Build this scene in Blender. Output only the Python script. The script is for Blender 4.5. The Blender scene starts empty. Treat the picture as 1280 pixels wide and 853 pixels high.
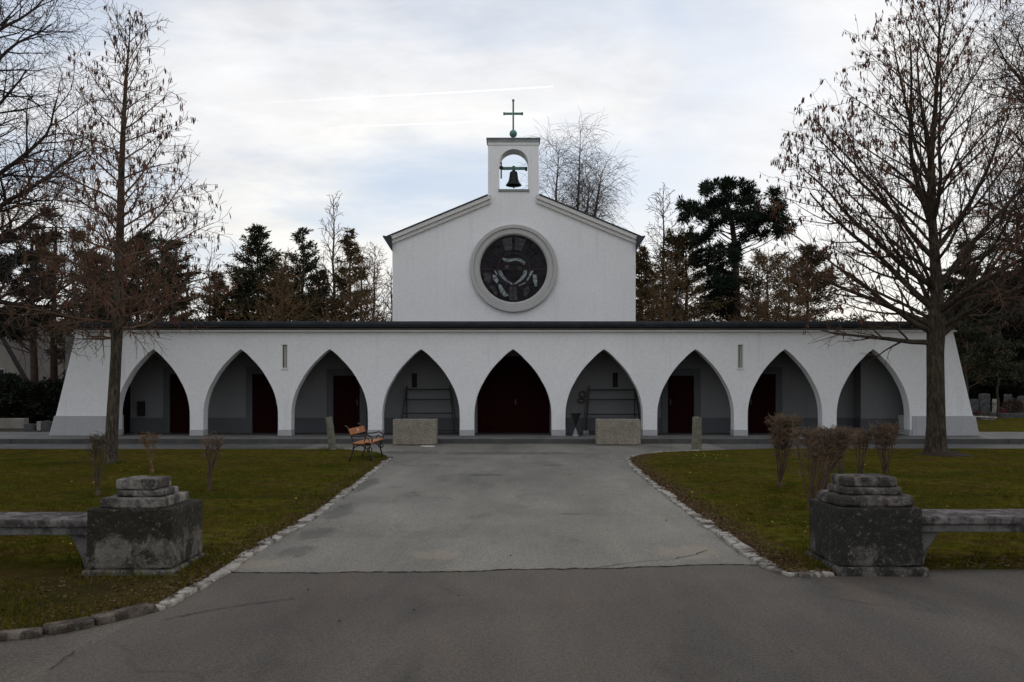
import bpy, math, random
import numpy as np
from mathutils import Vector, Matrix

random.seed(7)
SC = bpy.context.scene
COL = SC.collection
F = 1050.0; HY = 484.0; CX = 640.0; EYE = 1.75
R = math.radians

# ------------------------------------------------------------------ helpers
def smooth(me, on=True):
    me.polygons.foreach_set('use_smooth', [on] * len(me.polygons))

class MB:
    """collects shapes, links them as ONE mesh object"""
    def __init__(s): s.v = []; s.f = []; s.m = None
    def _add(s, vs, fs):
        o = len(s.v)
        if s.m is not None: vs = [tuple(s.m @ Vector(p)) for p in vs]
        s.v += [tuple(p) for p in vs]; s.f += [tuple(i + o for i in f) for f in fs]
    def box(s, x0, x1, y0, y1, z0, z1):
        s._add([(x0,y0,z0),(x1,y0,z0),(x1,y1,z0),(x0,y1,z0),(x0,y0,z1),(x1,y0,z1),(x1,y1,z1),(x0,y1,z1)],
               [(0,3,2,1),(4,5,6,7),(0,1,5,4),(1,2,6,5),(2,3,7,6),(3,0,4,7)])
    def hexa(s, b, t):
        """b, t: four bottom and four top points, counter-clockwise from above"""
        s._add(list(b) + list(t), [(0,3,2,1),(4,5,6,7),(0,1,5,4),(1,2,6,5),(2,3,7,6),(3,0,4,7)])
    def prism(s, poly, y0, y1):
        """poly of (x, z) counter-clockwise seen from -y, extruded along y"""
        n = len(poly)
        vs = [(x, y0, z) for x, z in poly] + [(x, y1, z) for x, z in poly]
        fs = [tuple(range(n)), tuple(range(2*n-1, n-1, -1))]
        fs += [(i, i+n, (i+1)%n+n, (i+1)%n) for i in range(n)]
        s._add(vs, fs)
    def slab(s, poly, z0, z1):
        n = len(poly)
        vs = [(x, y, z0) for x, y in poly] + [(x, y, z1) for x, y in poly]
        fs = [tuple(range(n-1, -1, -1)), tuple(range(n, 2*n))]
        fs += [(i, (i+1)%n, (i+1)%n+n, i+n) for i in range(n)]
        s._add(vs, fs)
    def sheet(s, poly, z):
        s._add([(x, y, z) for x, y in poly], [tuple(range(len(poly)))])
    def lathe(s, prof, n=24, c=(0,0,0), axis='z', caps=True):
        vs = []; fs = []
        for r, h in prof:
            for k in range(n):
                a = 2*math.pi*k/n
                if axis == 'z': vs.append((c[0]+r*math.cos(a), c[1]+r*math.sin(a), c[2]+h))
                else: vs.append((c[0]+r*math.cos(a), c[1]+h, c[2]+r*math.sin(a)))
        for i in range(len(prof)-1):
            for k in range(n):
                k2 = (k+1) % n
                fs.append((i*n+k, i*n+k2, (i+1)*n+k2, (i+1)*n+k))
        if caps:
            fs.append(tuple(range(n-1, -1, -1))); fs.append(tuple((len(prof)-1)*n+k for k in range(n)))
        s._add(vs, fs)
    def tube(s, pts, rad, n=6, cap=True):
        vs, fs = tube_geo(pts, rad, n, cap); s._add(vs, fs)
    def build(s, name, mat, parent=None, bevel=0, seg=2, smth=False, fix=True):
        me = bpy.data.meshes.new(name); me.from_pydata(s.v, [], s.f); me.update()
        if fix:
            import bmesh
            bm = bmesh.new(); bm.from_mesh(me); bmesh.ops.recalc_face_normals(bm, faces=bm.faces); bm.to_mesh(me); bm.free()
        return link(name, me, mat, parent, bevel, seg, smth)

def link(name, me, mat, parent=None, bevel=0, seg=2, smth=False):
    o = bpy.data.objects.new(name, me); COL.objects.link(o)
    if mat: me.materials.append(mat)
    if parent: o.parent = parent
    if smth: smooth(me)
    if bevel:
        b = o.modifiers.new('bevel', 'BEVEL'); b.width = bevel; b.segments = seg; b.limit_method = 'ANGLE'
    return o

def tube_geo(pts, rad, n=6, cap=True):
    m = len(pts)
    if not isinstance(rad, (list, tuple)): rad = [rad]*m
    vs = []; fs = []
    px = None
    for i in range(m):
        a = pts[max(0, i-1)]; b = pts[min(m-1, i+1)]
        tx, ty, tz = b[0]-a[0], b[1]-a[1], b[2]-a[2]
        l = math.sqrt(tx*tx+ty*ty+tz*tz) or 1e-9
        tx /= l; ty /= l; tz /= l
        if px is None:
            px = (1,0,0) if abs(tx) < .8 else (0,1,0)
        d = px[0]*tx+px[1]*ty+px[2]*tz
        ux, uy, uz = px[0]-d*tx, px[1]-d*ty, px[2]-d*tz
        l = math.sqrt(ux*ux+uy*uy+uz*uz) or 1e-9
        ux /= l; uy /= l; uz /= l
        px = (ux, uy, uz)
        wx, wy, wz = ty*uz-tz*uy, tz*ux-tx*uz, tx*uy-ty*ux
        r = rad[i]; p = pts[i]
        for k in range(n):
            c = CS[n][k][0]*r; q = CS[n][k][1]*r
            vs.append((p[0]+ux*c+wx*q, p[1]+uy*c+wy*q, p[2]+uz*c+wz*q))
    for i in range(m-1):
        for k in range(n):
            k2 = (k+1) % n
            fs.append((i*n+k, i*n+k2, (i+1)*n+k2, (i+1)*n+k))
    if cap:
        fs.append(tuple(range(n-1, -1, -1))); fs.append(tuple((m-1)*n+k for k in range(n)))
    return vs, fs
CS = {n: [(math.cos(2*math.pi*k/n), math.sin(2*math.pi*k/n)) for k in range(n)] for n in range(3, 33)}

def quads_mesh(name, V, mat, parent=None):
    """V: array (N,4,3) of separate quads -> one mesh object"""
    V = np.asarray(V, np.float32); n = len(V)
    me = bpy.data.meshes.new(name)
    me.vertices.add(n*4); me.vertices.foreach_set('co', V.reshape(-1))
    me.loops.add(n*4); me.loops.foreach_set('vertex_index', np.arange(n*4, dtype=np.int32))
    me.polygons.add(n); me.polygons.foreach_set('loop_start', np.arange(0, n*4, 4, dtype=np.int32))
    me.update(calc_edges=True); me.validate()
    return link(name, me, mat, parent)

def tag(o, label=None, cat=None, group=None, kind=None):
    if label: o['label'] = label
    if cat: o['category'] = cat
    if group: o['group'] = group
    if kind: o['kind'] = kind
    return o
def empty(name, loc, rz=0):
    o = bpy.data.objects.new(name, None); COL.objects.link(o)
    o.location = loc; o.rotation_euler = (0, 0, rz); o.empty_display_size = .2
    return o
def copy_tree(o, parent=None):
    c = o.copy(); COL.objects.link(c)
    if parent: c.parent = parent
    for ch in list(o.children): copy_tree(ch, c)
    return c
def gnd(px, py):                      # a point of the ground seen in the photograph
    Y = EYE*F/(py-HY); return ((px-CX)*Y/F, Y)
def at(px, py, Y):                    # a point at distance Y
    return ((px-CX)*Y/F, Y, EYE-(py-HY)*Y/F)

# ------------------------------------------------------------------ materials
def new_mat(name):
    m = bpy.data.materials.new(name); m.use_nodes = True
    nt = m.node_tree; nt.nodes.clear()
    out = nt.nodes.new('ShaderNodeOutputMaterial'); b = nt.nodes.new('ShaderNodeBsdfPrincipled')
    nt.links.new(b.outputs[0], out.inputs[0])
    return m, nt, b
def N(nt, t, **kw):
    n = nt.nodes.new(t)
    for k, v in kw.items():
        if k in n.inputs.keys(): n.inputs[k].default_value = v
        else: setattr(n, k, v)
    return n
def ramp(nt, src, stops):
    r = nt.nodes.new('ShaderNodeValToRGB'); e = r.color_ramp.elements
    while len(e) < len(stops): e.new(.5)
    for i, (p, c) in enumerate(stops):
        e[i].position = p
        e[i].color = (c, c, c, 1) if isinstance(c, (int, float)) else (*c, 1)
    nt.links.new(src, r.inputs[0]); return r.outputs[0]
def mixc(nt, fac, a, b, mode='MIX'):
    m = nt.nodes.new('ShaderNodeMix'); m.data_type = 'RGBA'; m.blend_type = mode
    for sock, v in ((m.inputs[0], fac), (m.inputs[6], a), (m.inputs[7], b)):
        if isinstance(v, bpy.types.NodeSocket): nt.links.new(v, sock)
        elif isinstance(v, (int, float)): sock.default_value = v
        else: sock.default_value = (*v, 1)
    return m.outputs[2]
def coords(nt, scale=(1,1,1), kind='Object'):
    tc = nt.nodes.new('ShaderNodeTexCoord'); mp = nt.nodes.new('ShaderNodeMapping')
    mp.inputs['Scale'].default_value = scale
    nt.links.new(tc.outputs[kind], mp.inputs[0]); return mp.outputs[0]
def noise(nt, vec, scale, detail=5, rough=.55, dist=0):
    n = N(nt, 'ShaderNodeTexNoise'); n.inputs['Scale'].default_value = scale; n.inputs['Detail'].default_value = detail
    n.inputs['Roughness'].default_value = rough; n.inputs['Distortion'].default_value = dist
    nt.links.new(vec, n.inputs['Vector']); return n.outputs[0]
def bump(nt, b, h, strength=.3, dist=.01):
    n = N(nt, 'ShaderNodeBump'); n.inputs['Strength'].default_value = strength; n.inputs['Distance'].default_value = dist
    nt.links.new(h, n.inputs['Height']); nt.links.new(n.outputs[0], b.inputs['Normal'])
def math_(nt, op, a, b=None, clamp=False):
    n = nt.nodes.new('ShaderNodeMath'); n.operation = op; n.use_clamp = clamp
    for i, v in enumerate((a, b)):
        if v is None: continue
        if isinstance(v, bpy.types.NodeSocket): nt.links.new(v, n.inputs[i])
        else: n.inputs[i].default_value = v
    return n.outputs[0]
def simple(name, c1, c2=None, scale=4, rough=.8, bscale=None, bstr=.3, bdist=.01, metal=0, spec=.3, detail=6):
    m, nt, b = new_mat(name); v = coords(nt)
    c2 = c2 or tuple(x*.8 for x in c1)
    nt.links.new(ramp(nt, noise(nt, v, scale, detail), [(.3, c2), (.7, c1)]), b.inputs['Base Color'])
    b.inputs['Roughness'].default_value = rough; b.inputs['Metallic'].default_value = metal
    b.inputs['Specular IOR Level'].default_value = spec
    if bscale: bump(nt, b, noise(nt, v, bscale, 4), bstr, bdist)
    return m
def bark(name, c1, c2):
    m, nt, b = new_mat(name); v = coords(nt, (1, 1, .22)); v2 = coords(nt)
    f = noise(nt, v, 22, 6, .7, .3)
    c = ramp(nt, f, [(.35, tuple(x*.45 for x in c2)), (.5, c2), (.66, tuple(min(1, x*1.25) for x in c1))])
    c = mixc(nt, ramp(nt, noise(nt, v2, 2.2, 6, .65), [(.5, 0), (.7, .55)]), c, (c1[0]*1.25, c1[1]*1.45, c1[2]*1.2))
    nt.links.new(c, b.inputs['Base Color']); b.inputs['Roughness'].default_value = .95; b.inputs['Specular IOR Level'].default_value = .1
    bump(nt, b, f, 1.0, .05); return m
M = {}
def plaster(name, c, dirt):
    m, nt, b = new_mat(name); v = coords(nt)
    base = ramp(nt, noise(nt, v, .55, 6, .6), [(.3, tuple(x*.93 for x in c)), (.7, c)])
    fine = ramp(nt, noise(nt, v, 14, 4, .6), [(.25, .9), (.6, 1.0)])
    col = mixc(nt, 1, base, fine, 'MULTIPLY')
    vs = coords(nt, (6, 6, .35))                                     # faint runs of dirt down the wall
    st = ramp(nt, noise(nt, vs, 1, 5, .6), [(.56, 0), (.80, dirt)])
    col = mixc(nt, st, col, tuple(x*.62 for x in c))
    nt.links.new(col, b.inputs['Base Color']); b.inputs['Roughness'].default_value = .92
    b.inputs['Specular IOR Level'].default_value = .15
    bump(nt, b, noise(nt, coords(nt, (1, 1, 2.2)), 16, 6, .7), .55, .02)
    return m
M['plaster'] = plaster('white_plaster', (.81, .81, .815), .36)
M['inner'] = plaster('shade_darkened_plaster', (.16, .162, .165), .4)  # wall plaster with the arcade's shade put into its colour
M['shadeceiling'] = simple('shade_darkened_ceiling', (.030, .022, .016), (.018, .013, .01), 4, .8)  # near-black colour stands in for the shade overhead
M['plinth'] = plaster('grey_plinth_plaster', (.43, .43, .44), .4)
M['dado'] = plaster('grey_dado_paint', (.085, .089, .096), .3)
M['stonetrim'] = plaster('stone_trim', (.46, .45, .44), .4)
M['trimlight'] = plaster('cornice_plaster', (.66, .65, .63), .4)
M['roofmetal'] = simple('dark_roof_metal', (.045, .052, .062), (.025, .028, .034), 3, .55, 20, .1, metal=.3)
M['lead'] = simple('weathered_copper_flashing', (.27, .285, .285), (.18, .20, .20), 5, .6, 12, .2)
M['verdigris'] = simple('verdigris_copper', (.12, .26, .21), (.05, .11, .09), 9, .6, 20, .2, metal=.2)
M['bronze'] = simple('dark_bronze', (.025, .03, .028), (.012, .015, .014), 9, .5, 20, .1, metal=.5)
M['iron'] = simple('black_iron', (.012, .012, .012), (.02, .018, .016), 20, .45, spec=.4)
M['blackgap'] = simple('dark_slot_lining', (.01, .01, .011), None, 4, .8)
def door_mat():
    m, nt, b = new_mat('dark_red_boards'); v = coords(nt, (1, 1, 1))
    sx = N(nt, 'ShaderNodeSeparateXYZ'); nt.links.new(v, sx.inputs[0])
    fr = math_(nt, 'FRACT', math_(nt, 'MULTIPLY', sx.outputs[0], 7.5))
    gap = ramp(nt, math_(nt, 'ABSOLUTE', math_(nt, 'SUBTRACT', fr, .5)), [(.0, 0), (.42, 0), (.48, 1)])
    c = ramp(nt, noise(nt, coords(nt, (9, 9, 1)), 2, 5), [(.3, (.010, .0014, .0012)), (.7, (.018, .002, .0016))])
    nt.links.new(mixc(nt, gap, c, (.010, .002, .002)), b.inputs['Base Color']); b.inputs['Roughness'].default_value = .8; b.inputs['Specular IOR Level'].default_value = .05
    return m
M['door'] = door_mat()
M['pane'] = simple('milky_window_pane', (.34, .33, .29), (.26, .25, .22), 3, .25, spec=.5)
M['window_frame'] = simple('grey_window_frame', (.30, .29, .27), None, 5, .6)
def glass_dark():
    m, nt, b = new_mat('dark_stained_glass'); v = coords(nt)
    vo = N(nt, 'ShaderNodeTexVoronoi'); vo.inputs['Scale'].default_value = 5.5; nt.links.new(v, vo.inputs['Vector'])
    c = ramp(nt, noise(nt, v, 3, 3), [(.3, (.006, .006, .009)), (.5, (.014, .010, .014)), (.72, (.020, .018, .022))])
    hs = N(nt, 'ShaderNodeHueSaturation'); hs.inputs['Saturation'].default_value = .35
    nt.links.new(vo.outputs['Color'], hs.inputs['Color'])
    c2 = mixc(nt, .08, c, hs.outputs[0], 'MIX')
    c3 = mixc(nt, 1, c2, (.30, .27, .30), 'MULTIPLY')
    nt.links.new(c3, b.inputs['Base Color']); b.inputs['Roughness'].default_value = .5
    b.inputs['Specular IOR Level'].default_value = .04
    bump(nt, b, noise(nt, v, 9, 2), .35, .02)
    return m
M['glass'] = glass_dark()
M['paleglass'] = simple('pale_blue_glass', (.27, .31, .325), (.09, .11, .12), 8, .3, spec=.4)
M['midglass'] = simple('smoky_glass', (.085, .080, .086), (.020, .020, .023), 7, .4, spec=.1)
M['lead_came'] = simple('lead_cames', (.022, .021, .022), None, 8, .6)

def asphalt(name, c_dark, c_light, warm, kind, spots=()):
    m, nt, b = new_mat(name); v = coords(nt)
    big = noise(nt, v, .35, 6, .6, .5)
    c = ramp(nt, big, [(.3, c_dark), (.7, c_light)])
    st = ramp(nt, noise(nt, coords(nt, (2.2, .35, 1)), 1.3, 6, .65), [(.5, 0), (.72, .55)])
    c = mixc(nt, st, c, warm)
    broad = ramp(nt, noise(nt, coords(nt, (1.0, .30, 1)), .75, 5, .55, .3), [(.30, .78), (.5, 1.0), (.7, 1.22)])   # wear along the drive
    c = mixc(nt, 1, c, broad, 'MULTIPLY')
    dk = ramp(nt, noise(nt, coords(nt, (1.0, .55, 1)), 1.1, 7, .68, .7), [(.54, 0), (.72, .55)])
    c = mixc(nt, dk, c, tuple(x*.45 for x in c_dark))
    agg = noise(nt, v, 62, 6, .85)
    c = mixc(nt, 1, c, ramp(nt, agg, [(.28, .22), (.5, .96), (.72, 2.0)]), 'MULTIPLY')
    mid = ramp(nt, noise(nt, v, 28, 4, .7), [(.3, .78), (.7, 1.18)])
    c = mixc(nt, 1, c, mid, 'MULTIPLY')
    # fine meandering cracks
    vo = N(nt, 'ShaderNodeTexVoronoi'); vo.feature = 'DISTANCE_TO_EDGE'; vo.inputs['Scale'].default_value = .23
    wv = N(nt, 'ShaderNodeVectorMath'); wv.operation = 'ADD'
    nn = N(nt, 'ShaderNodeTexNoise'); nn.inputs['Scale'].default_value = .9; nn.inputs['Detail'].default_value = 6; nt.links.new(v, nn.inputs['Vector'])
    nt.links.new(v, wv.inputs[0]); nt.links.new(nn.outputs['Color'], wv.inputs[1]); nt.links.new(wv.outputs[0], vo.inputs['Vector'])
    crack = ramp(nt, vo.outputs['Distance'], [(0, 1), (.0028, .8), (.006, 0)])
    gate = ramp(nt, noise(nt, v, .5, 3), [(.55, 0), (.64, .55)])
    c = mixc(nt, math_(nt, 'MULTIPLY', crack, gate), c, tuple(x*.3 for x in c_dark))
    if spots:
        sx = N(nt, 'ShaderNodeSeparateXYZ'); nt.links.new(v, sx.inputs[0])
        nz = math_(nt, 'MULTIPLY', math_(nt, 'SUBTRACT', noise(nt, coords(nt, (1.6, .9, 1)), 3.2, 7, .75), .5), 4.2)
        for (x0, y0, rx, ry, col, amt) in spots:
            dx = math_(nt, 'POWER', math_(nt, 'ABSOLUTE', math_(nt, 'DIVIDE', math_(nt, 'SUBTRACT', sx.outputs[0], x0), rx)), 2.0)
            dy = math_(nt, 'POWER', math_(nt, 'ABSOLUTE', math_(nt, 'DIVIDE', math_(nt, 'SUBTRACT', sx.outputs[1], y0), ry)), 2.0)
            d = math_(nt, 'ADD', math_(nt, 'ADD', dx, dy), nz)
            c = mixc(nt, ramp(nt, d, [(.35, amt), (1.0, 0)]), c, col)
    nt.links.new(c, b.inputs['Base Color']); b.inputs['Roughness'].default_value = .88
    b.inputs['Specular IOR Level'].default_value = .22
    bump(nt, b, agg, .6, .006)
    return m
SPOTS = []
for px, py, rx, ry, kind in ((608, 594, .42, .30, 0), (394, 668, .22, .55, 0), (372, 690, .2, .35, 0), (425, 640, .22, .9, 0), (458, 606, .2, 1.2, 0), (640, 567, 2.2, .5, 0), (505, 566, .9, .6, 0), (545, 694, .28, .3, 1), (318, 706, .3, .28, 1), (860, 690, .4, .4, 1), (716, 643, .22, .10, 0), (690, 582, .3, .2, 0)):
    x_, y_ = gnd(px, py); SPOTS.append((x_, y_, rx, ry, (.060, .057, .051) if kind == 0 else (.30, .235, .16), .6 if kind == 0 else .3))
M['asphalt_dark'] = asphalt('dark_asphalt', (.064, .055, .047), (.096, .083, .070), (.120, .086, .060), 0)
M['asphalt_light'] = asphalt('pale_worn_asphalt', (.132, .123, .106), (.196, .183, .158), (.230, .198, .152), 1, SPOTS)
M['asphalt_path'] = asphalt('grey_path_asphalt', (.062, .061, .058), (.120, .117, .111), (.135, .128, .117), 2)
M['gravel'] = asphalt('sandy_gravel', (.082, .071, .058), (.112, .098, .081), (.128, .100, .073), 3)
M['concrete'] = simple('paving_concrete', (.155, .150, .141), (.085, .083, .079), 1.6, .9, 40, .4, .006)
M['riser'] = simple('step_edge_stone', (.090, .087, .083), (.055, .054, .053), 2.2, .9, 30, .4, .006)

def lawn_mat(name):
    m, nt, b = new_mat(name); v = coords(nt)
    g = ramp(nt, noise(nt, v, .7, 7, .62, .4), [(.28, (.036, .052, .007)), (.5, (.074, .068, .009)), (.72, (.098, .074, .014))])
    br = ramp(nt, noise(nt, coords(nt, (.7, 1, 1)), 1.5, 8, .70, .6), [(.45, 0), (.62, .9)])
    c = mixc(nt, br, g, (.078, .048, .017))
    gn = ramp(nt, noise(nt, v, .45, 6, .6, .8), [(.52, 0), (.66, .75)])
    c = mixc(nt, gn, c, (.026, .040, .008))
    c = mixc(nt, 1, c, ramp(nt, noise(nt, v, 5.5, 6, .72), [(.3, .45), (.5, 1.0), (.7, 1.6)]), 'MULTIPLY')
    st = ramp(nt, noise(nt, v, 3.0, 7, .75, .5), [(.60, 0), (.70, .8)])
    c = mixc(nt, st, c, (.105, .085, .045))
    fine = noise(nt, v, 55, 5, .8)
    c = mixc(nt, 1, c, ramp(nt, fine, [(.25, .35), (.5, .95), (.75, 1.7)]), 'MULTIPLY')
    # bare soil along the kerbs and the road edge
    sx = N(nt, 'ShaderNodeSeparateXYZ'); nt.links.new(v, sx.inputs[0])
    ax = math_(nt, 'ABSOLUTE', sx.outputs[0])
    edge = math_(nt, 'ADD', ax, math_(nt, 'MULTIPLY', noise(nt, v, 2.2, 6, .7), -1.3))
    soil = ramp(nt, math_(nt, 'SUBTRACT', edge, 1.5), [(.42, .92), (.85, 0)])
    fy = math_(nt, 'ADD', sx.outputs[1], math_(nt, 'MULTIPLY', noise(nt, v, 1.4, 6, .7), -2.6))
    soil = math_(nt, 'MAXIMUM', soil, ramp(nt, math_(nt, 'SUBTRACT', fy, 6.1), [(.2, .6), (1.0, 0)]))
    soilc = ramp(nt, noise(nt, v, 30, 5, .75), [(.3, (.030, .018, .010)), (.7, (.085, .052, .030))])
    c = mixc(nt, soil, c, soilc)
    nt.links.new(c, b.inputs['Base Color']); b.inputs['Roughness'].default_value = .95
    b.inputs['Specular IOR Level'].default_value = 0
    bump(nt, b, noise(nt, v, 38, 6, .75), .9, .04)
    return m
M['lawn'] = lawn_mat('mossy_lawn')
def blade_mat():
    m, nt, b = new_mat('grass_blades'); v = coords(nt)
    c = ramp(nt, noise(nt, v, 1.1, 5, .7), [(.25, (.036, .054, .007)), (.5, (.076, .068, .009)), (.75, (.108, .080, .022))])
    r = ramp(nt, noise(nt, v, 40, 2), [(.3, .6), (.7, 1.3)])
    nt.links.new(mixc(nt, 1, c, r, 'MULTIPLY'), b.inputs['Base Color']); b.inputs['Roughness'].default_value = .9
    b.inputs['Specular IOR Level'].default_value = 0
    return m
M['blades'] = blade_mat()
M['litter'] = simple('dead_leaves', (.13, .075, .035), (.055, .032, .018), 12, .9)
M['paper'] = simple('white_litter', (.7, .7, .68), (.5, .5, .48), 20, .9)
M['yellowleaf'] = simple('yellow_leaf', (.45, .36, .06), (.35, .25, .05), 12, .8)
M['soil'] = simple('bare_soil', (.040, .024, .014), (.014, .009, .006), 14, .95, 24, .9, .03)

def oldstone(name, c1, c2, black, blackamt, pale, band=None):
    m, nt, b = new_mat(name); v = coords(nt)
    c = ramp(nt, noise(nt, v, 4, 8, .7), [(.3, c2), (.7, c1)])
    runs = coords(nt, (3.5, 3.5, 2.6))
    kn = noise(nt, runs, 1.3, 9, .74, .4)
    if band:                                          # the sooty crust sits in one band of the stone
        sz = N(nt, 'ShaderNodeSeparateXYZ'); nt.links.new(v, sz.inputs[0])
        kn = math_(nt, 'ADD', kn, ramp(nt, sz.outputs[2], [(p, q) for p, q in band]))
        kn = math_(nt, 'SUBTRACT', kn, .25)
    k = ramp(nt, kn, [(.5-blackamt*.3, 0), (.62-blackamt*.3, .95)])
    blk = mixc(nt, ramp(nt, noise(nt, v, 14, 7, .8), [(.46, 0), (.66, .35)]), black, tuple(x*.75 for x in c2))
    c = mixc(nt, k, c, blk)
    li = ramp(nt, noise(nt, v, 24, 6, .8), [(.57, 0), (.68, .6)])
    c = mixc(nt, li, c, pale)
    grain = ramp(nt, noise(nt, v, 110, 3, .8), [(.25, .6), (.7, 1.25)])
    c = mixc(nt, 1, c, grain, 'MULTIPLY')
    nt.links.new(c, b.inputs['Base Color']); b.inputs['Roughness'].default_value = .95
    b.inputs['Specular IOR Level'].default_value = .12
    h = math_(nt, 'ADD', noise(nt, v, 9, 7, .7), math_(nt, 'MULTIPLY', noise(nt, v, 60, 4, .7), .35))
    bump(nt, b, h, .9, .035)
    return m
M['pier'] = oldstone('weathered_pier_stone', (.205, .187, .163), (.095, .087, .077), (.020, .018, .012), .44, (.36, .33, .295), [(.30, .16), (.40, .27), (.46, .42), (.62, .46)])
M['pier_dark'] = oldstone('blackened_pier_stone', (.19, .175, .155), (.09, .085, .078), (.022, .021, .017), .50, (.34, .32, .29), [(.05, .20), (.25, .26), (.45, .36), (.62, .34)])
M['cap'] = oldstone('lichened_cap_stone', (.30, .275, .245), (.17, .16, .145), (.04, .034, .03), .32, (.36, .33, .29))
M['cap_dark'] = oldstone('dark_cap_stone', (.23, .205, .185), (.12, .108, .10), (.034, .028, .025), .36, (.31, .28, .26))
M['seat_stone'] = oldstone('stone_seat_slab', (.24, .215, .205), (.13, .12, .115), (.05, .04, .04), .28, (.30, .27, .26))
M['bracket'] = oldstone('stone_bracket', (.19, .185, .175), (.12, .118, .112), (.05, .048, .045), .12, (.25, .24, .23))
M['grave'] = oldstone('grave_granite', (.13, .13, .135), (.075, .075, .08), (.05, .05, .05), .2, (.27, .27, .27))
M['grave_pale'] = oldstone('pale_grave_stone', (.40, .38, .35), (.28, .27, .25), (.10, .09, .08), .1, (.45, .43, .4))
M['kerb_dirty'] = oldstone('dirty_kerb_stone', (.20, .165, .135), (.11, .09, .072), (.045, .036, .028), .2, (.32, .29, .25))
M['kerb'] = oldstone('granite_kerb', (.46, .425, .375), (.30, .275, .24), (.08, .066, .052), .14, (.48, .45, .40))
M['postwood'] = simple('weathered_post', (.19, .18, .14), (.085, .085, .06), 7, .95, 30, .7, .02)
def exposed():
    m, nt, b = new_mat('exposed_aggregate_concrete'); v = coords(nt)
    vo = N(nt, 'ShaderNodeTexVoronoi'); vo.inputs['Scale'].default_value = 55; nt.links.new(v, vo.inputs['Vector'])
    sx = N(nt, 'ShaderNodeSeparateColor'); nt.links.new(vo.outputs['Color'], sx.inputs[0])
    c = ramp(nt, sx.outputs[0], [(0, (.15, .130, .100)), (.45, (.22, .192, .150)), (.8, (.27, .24, .19)), (1, (.34, .305, .25))])
    big = ramp(nt, noise(nt, v, 3, 5), [(.3, .75), (.7, 1.1)])
    nt.links.new(mixc(nt, 1, c, big, 'MULTIPLY'), b.inputs['Base Color']); b.inputs['Roughness'].default_value = .9
    bump(nt, b, vo.outputs['Distance'], -.6, .012)
    return m
M['aggregate'] = exposed()
M['benchwood'] = simple('varnished_orange_wood', (.46, .165, .045), (.30, .095, .025), 9, .42, spec=.4)
M['bark'] = bark('grey_brown_bark', (.105, .084, .066), (.055, .044, .035))
M['bark_right'] = bark('brown_bark', (.082, .063, .047), (.042, .032, .025))
M['bark_dark'] = simple('dark_bark', (.045, .036, .030), (.018, .015, .013), 6, .95, 26, 1, .03)
M['bark_pine'] = simple('reddish_pine_bark', (.060, .034, .024), (.026, .017, .013), 5, .95, 20, 1, .03)
M['twig'] = simple('brown_twigs', (.14, .084, .053), (.08, .046, .030), 3, .85)
M['twig_dark'] = simple('dark_twigs', (.055, .032, .024), (.030, .018, .015), 3, .85)
M['twig_warm'] = simple('russet_twigs', (.175, .108, .052), (.095, .056, .028), 2, .9)
M['catkin'] = simple('brown_catkins', (.135, .060, .036), (.068, .030, .018), 5, .9)
M['birchbark'] = simple('pale_birch_bark', (.20, .18, .165), (.07, .06, .055), 5, .8)
M['birchtwig'] = simple('birch_twigs', (.085, .062, .052), (.05, .036, .03), 3, .85)
M['needle'] = simple('dark_needles', (.042, .044, .019), (.016, .022, .010), 1.0, .75, spec=.2)
M['needle_brown'] = simple('brownish_needles', (.115, .072, .030), (.032, .031, .012), .9, .8, spec=.15)
M['needle_pine'] = simple('pine_needles', (.018, .030, .016), (.008, .014, .008), 1.5, .75, spec=.2)
M['leaf'] = simple('dark_evergreen_leaves', (.016, .020, .010), (.008, .010, .006), 1.5, .8, spec=.15)
M['shrubstem'] = simple('brown_shrub_stems', (.105, .066, .045), (.045, .028, .020), 5, .9)
M['shrubtwig'] = simple('grey_brown_hedge_twigs', (.165, .108, .068), (.080, .052, .034), 4, .9)
M['shrubtwig_orange'] = simple('orange_hedge_twigs', (.19, .115, .05), (.10, .06, .03), 4, .9)
M['shrubtwig_moss'] = simple('mossy_hedge_twigs', (.10, .078, .045), (.05, .038, .024), 4, .9)
M['housewall'] = simple('house_render', (.26, .245, .21), (.19, .18, .155), 1.5, .9)
M['houseroof'] = simple('dark_roof_tiles', (.030, .024, .022), (.016, .013, .012), 4, .8, 12, .4)
M['flower'] = simple('red_grave_flowers', (.12, .015, .015), (.06, .01, .01), 9, .8)
M['rust_leaf'] = simple('russet_leaves', (.085, .045, .026), (.04, .022, .015), 5, .85)
M['glow_jar'] = simple('white_lantern_glass', (.22, .22, .21), (.15, .15, .145), 7, .4)
M['greycone'] = simple('grey_zinc_cone', (.26, .28, .30), (.18, .19, .2), 5, .6)
M['wreath'] = simple('dried_wreath', (.085, .068, .055), (.055, .043, .034), 14, .95)

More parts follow.
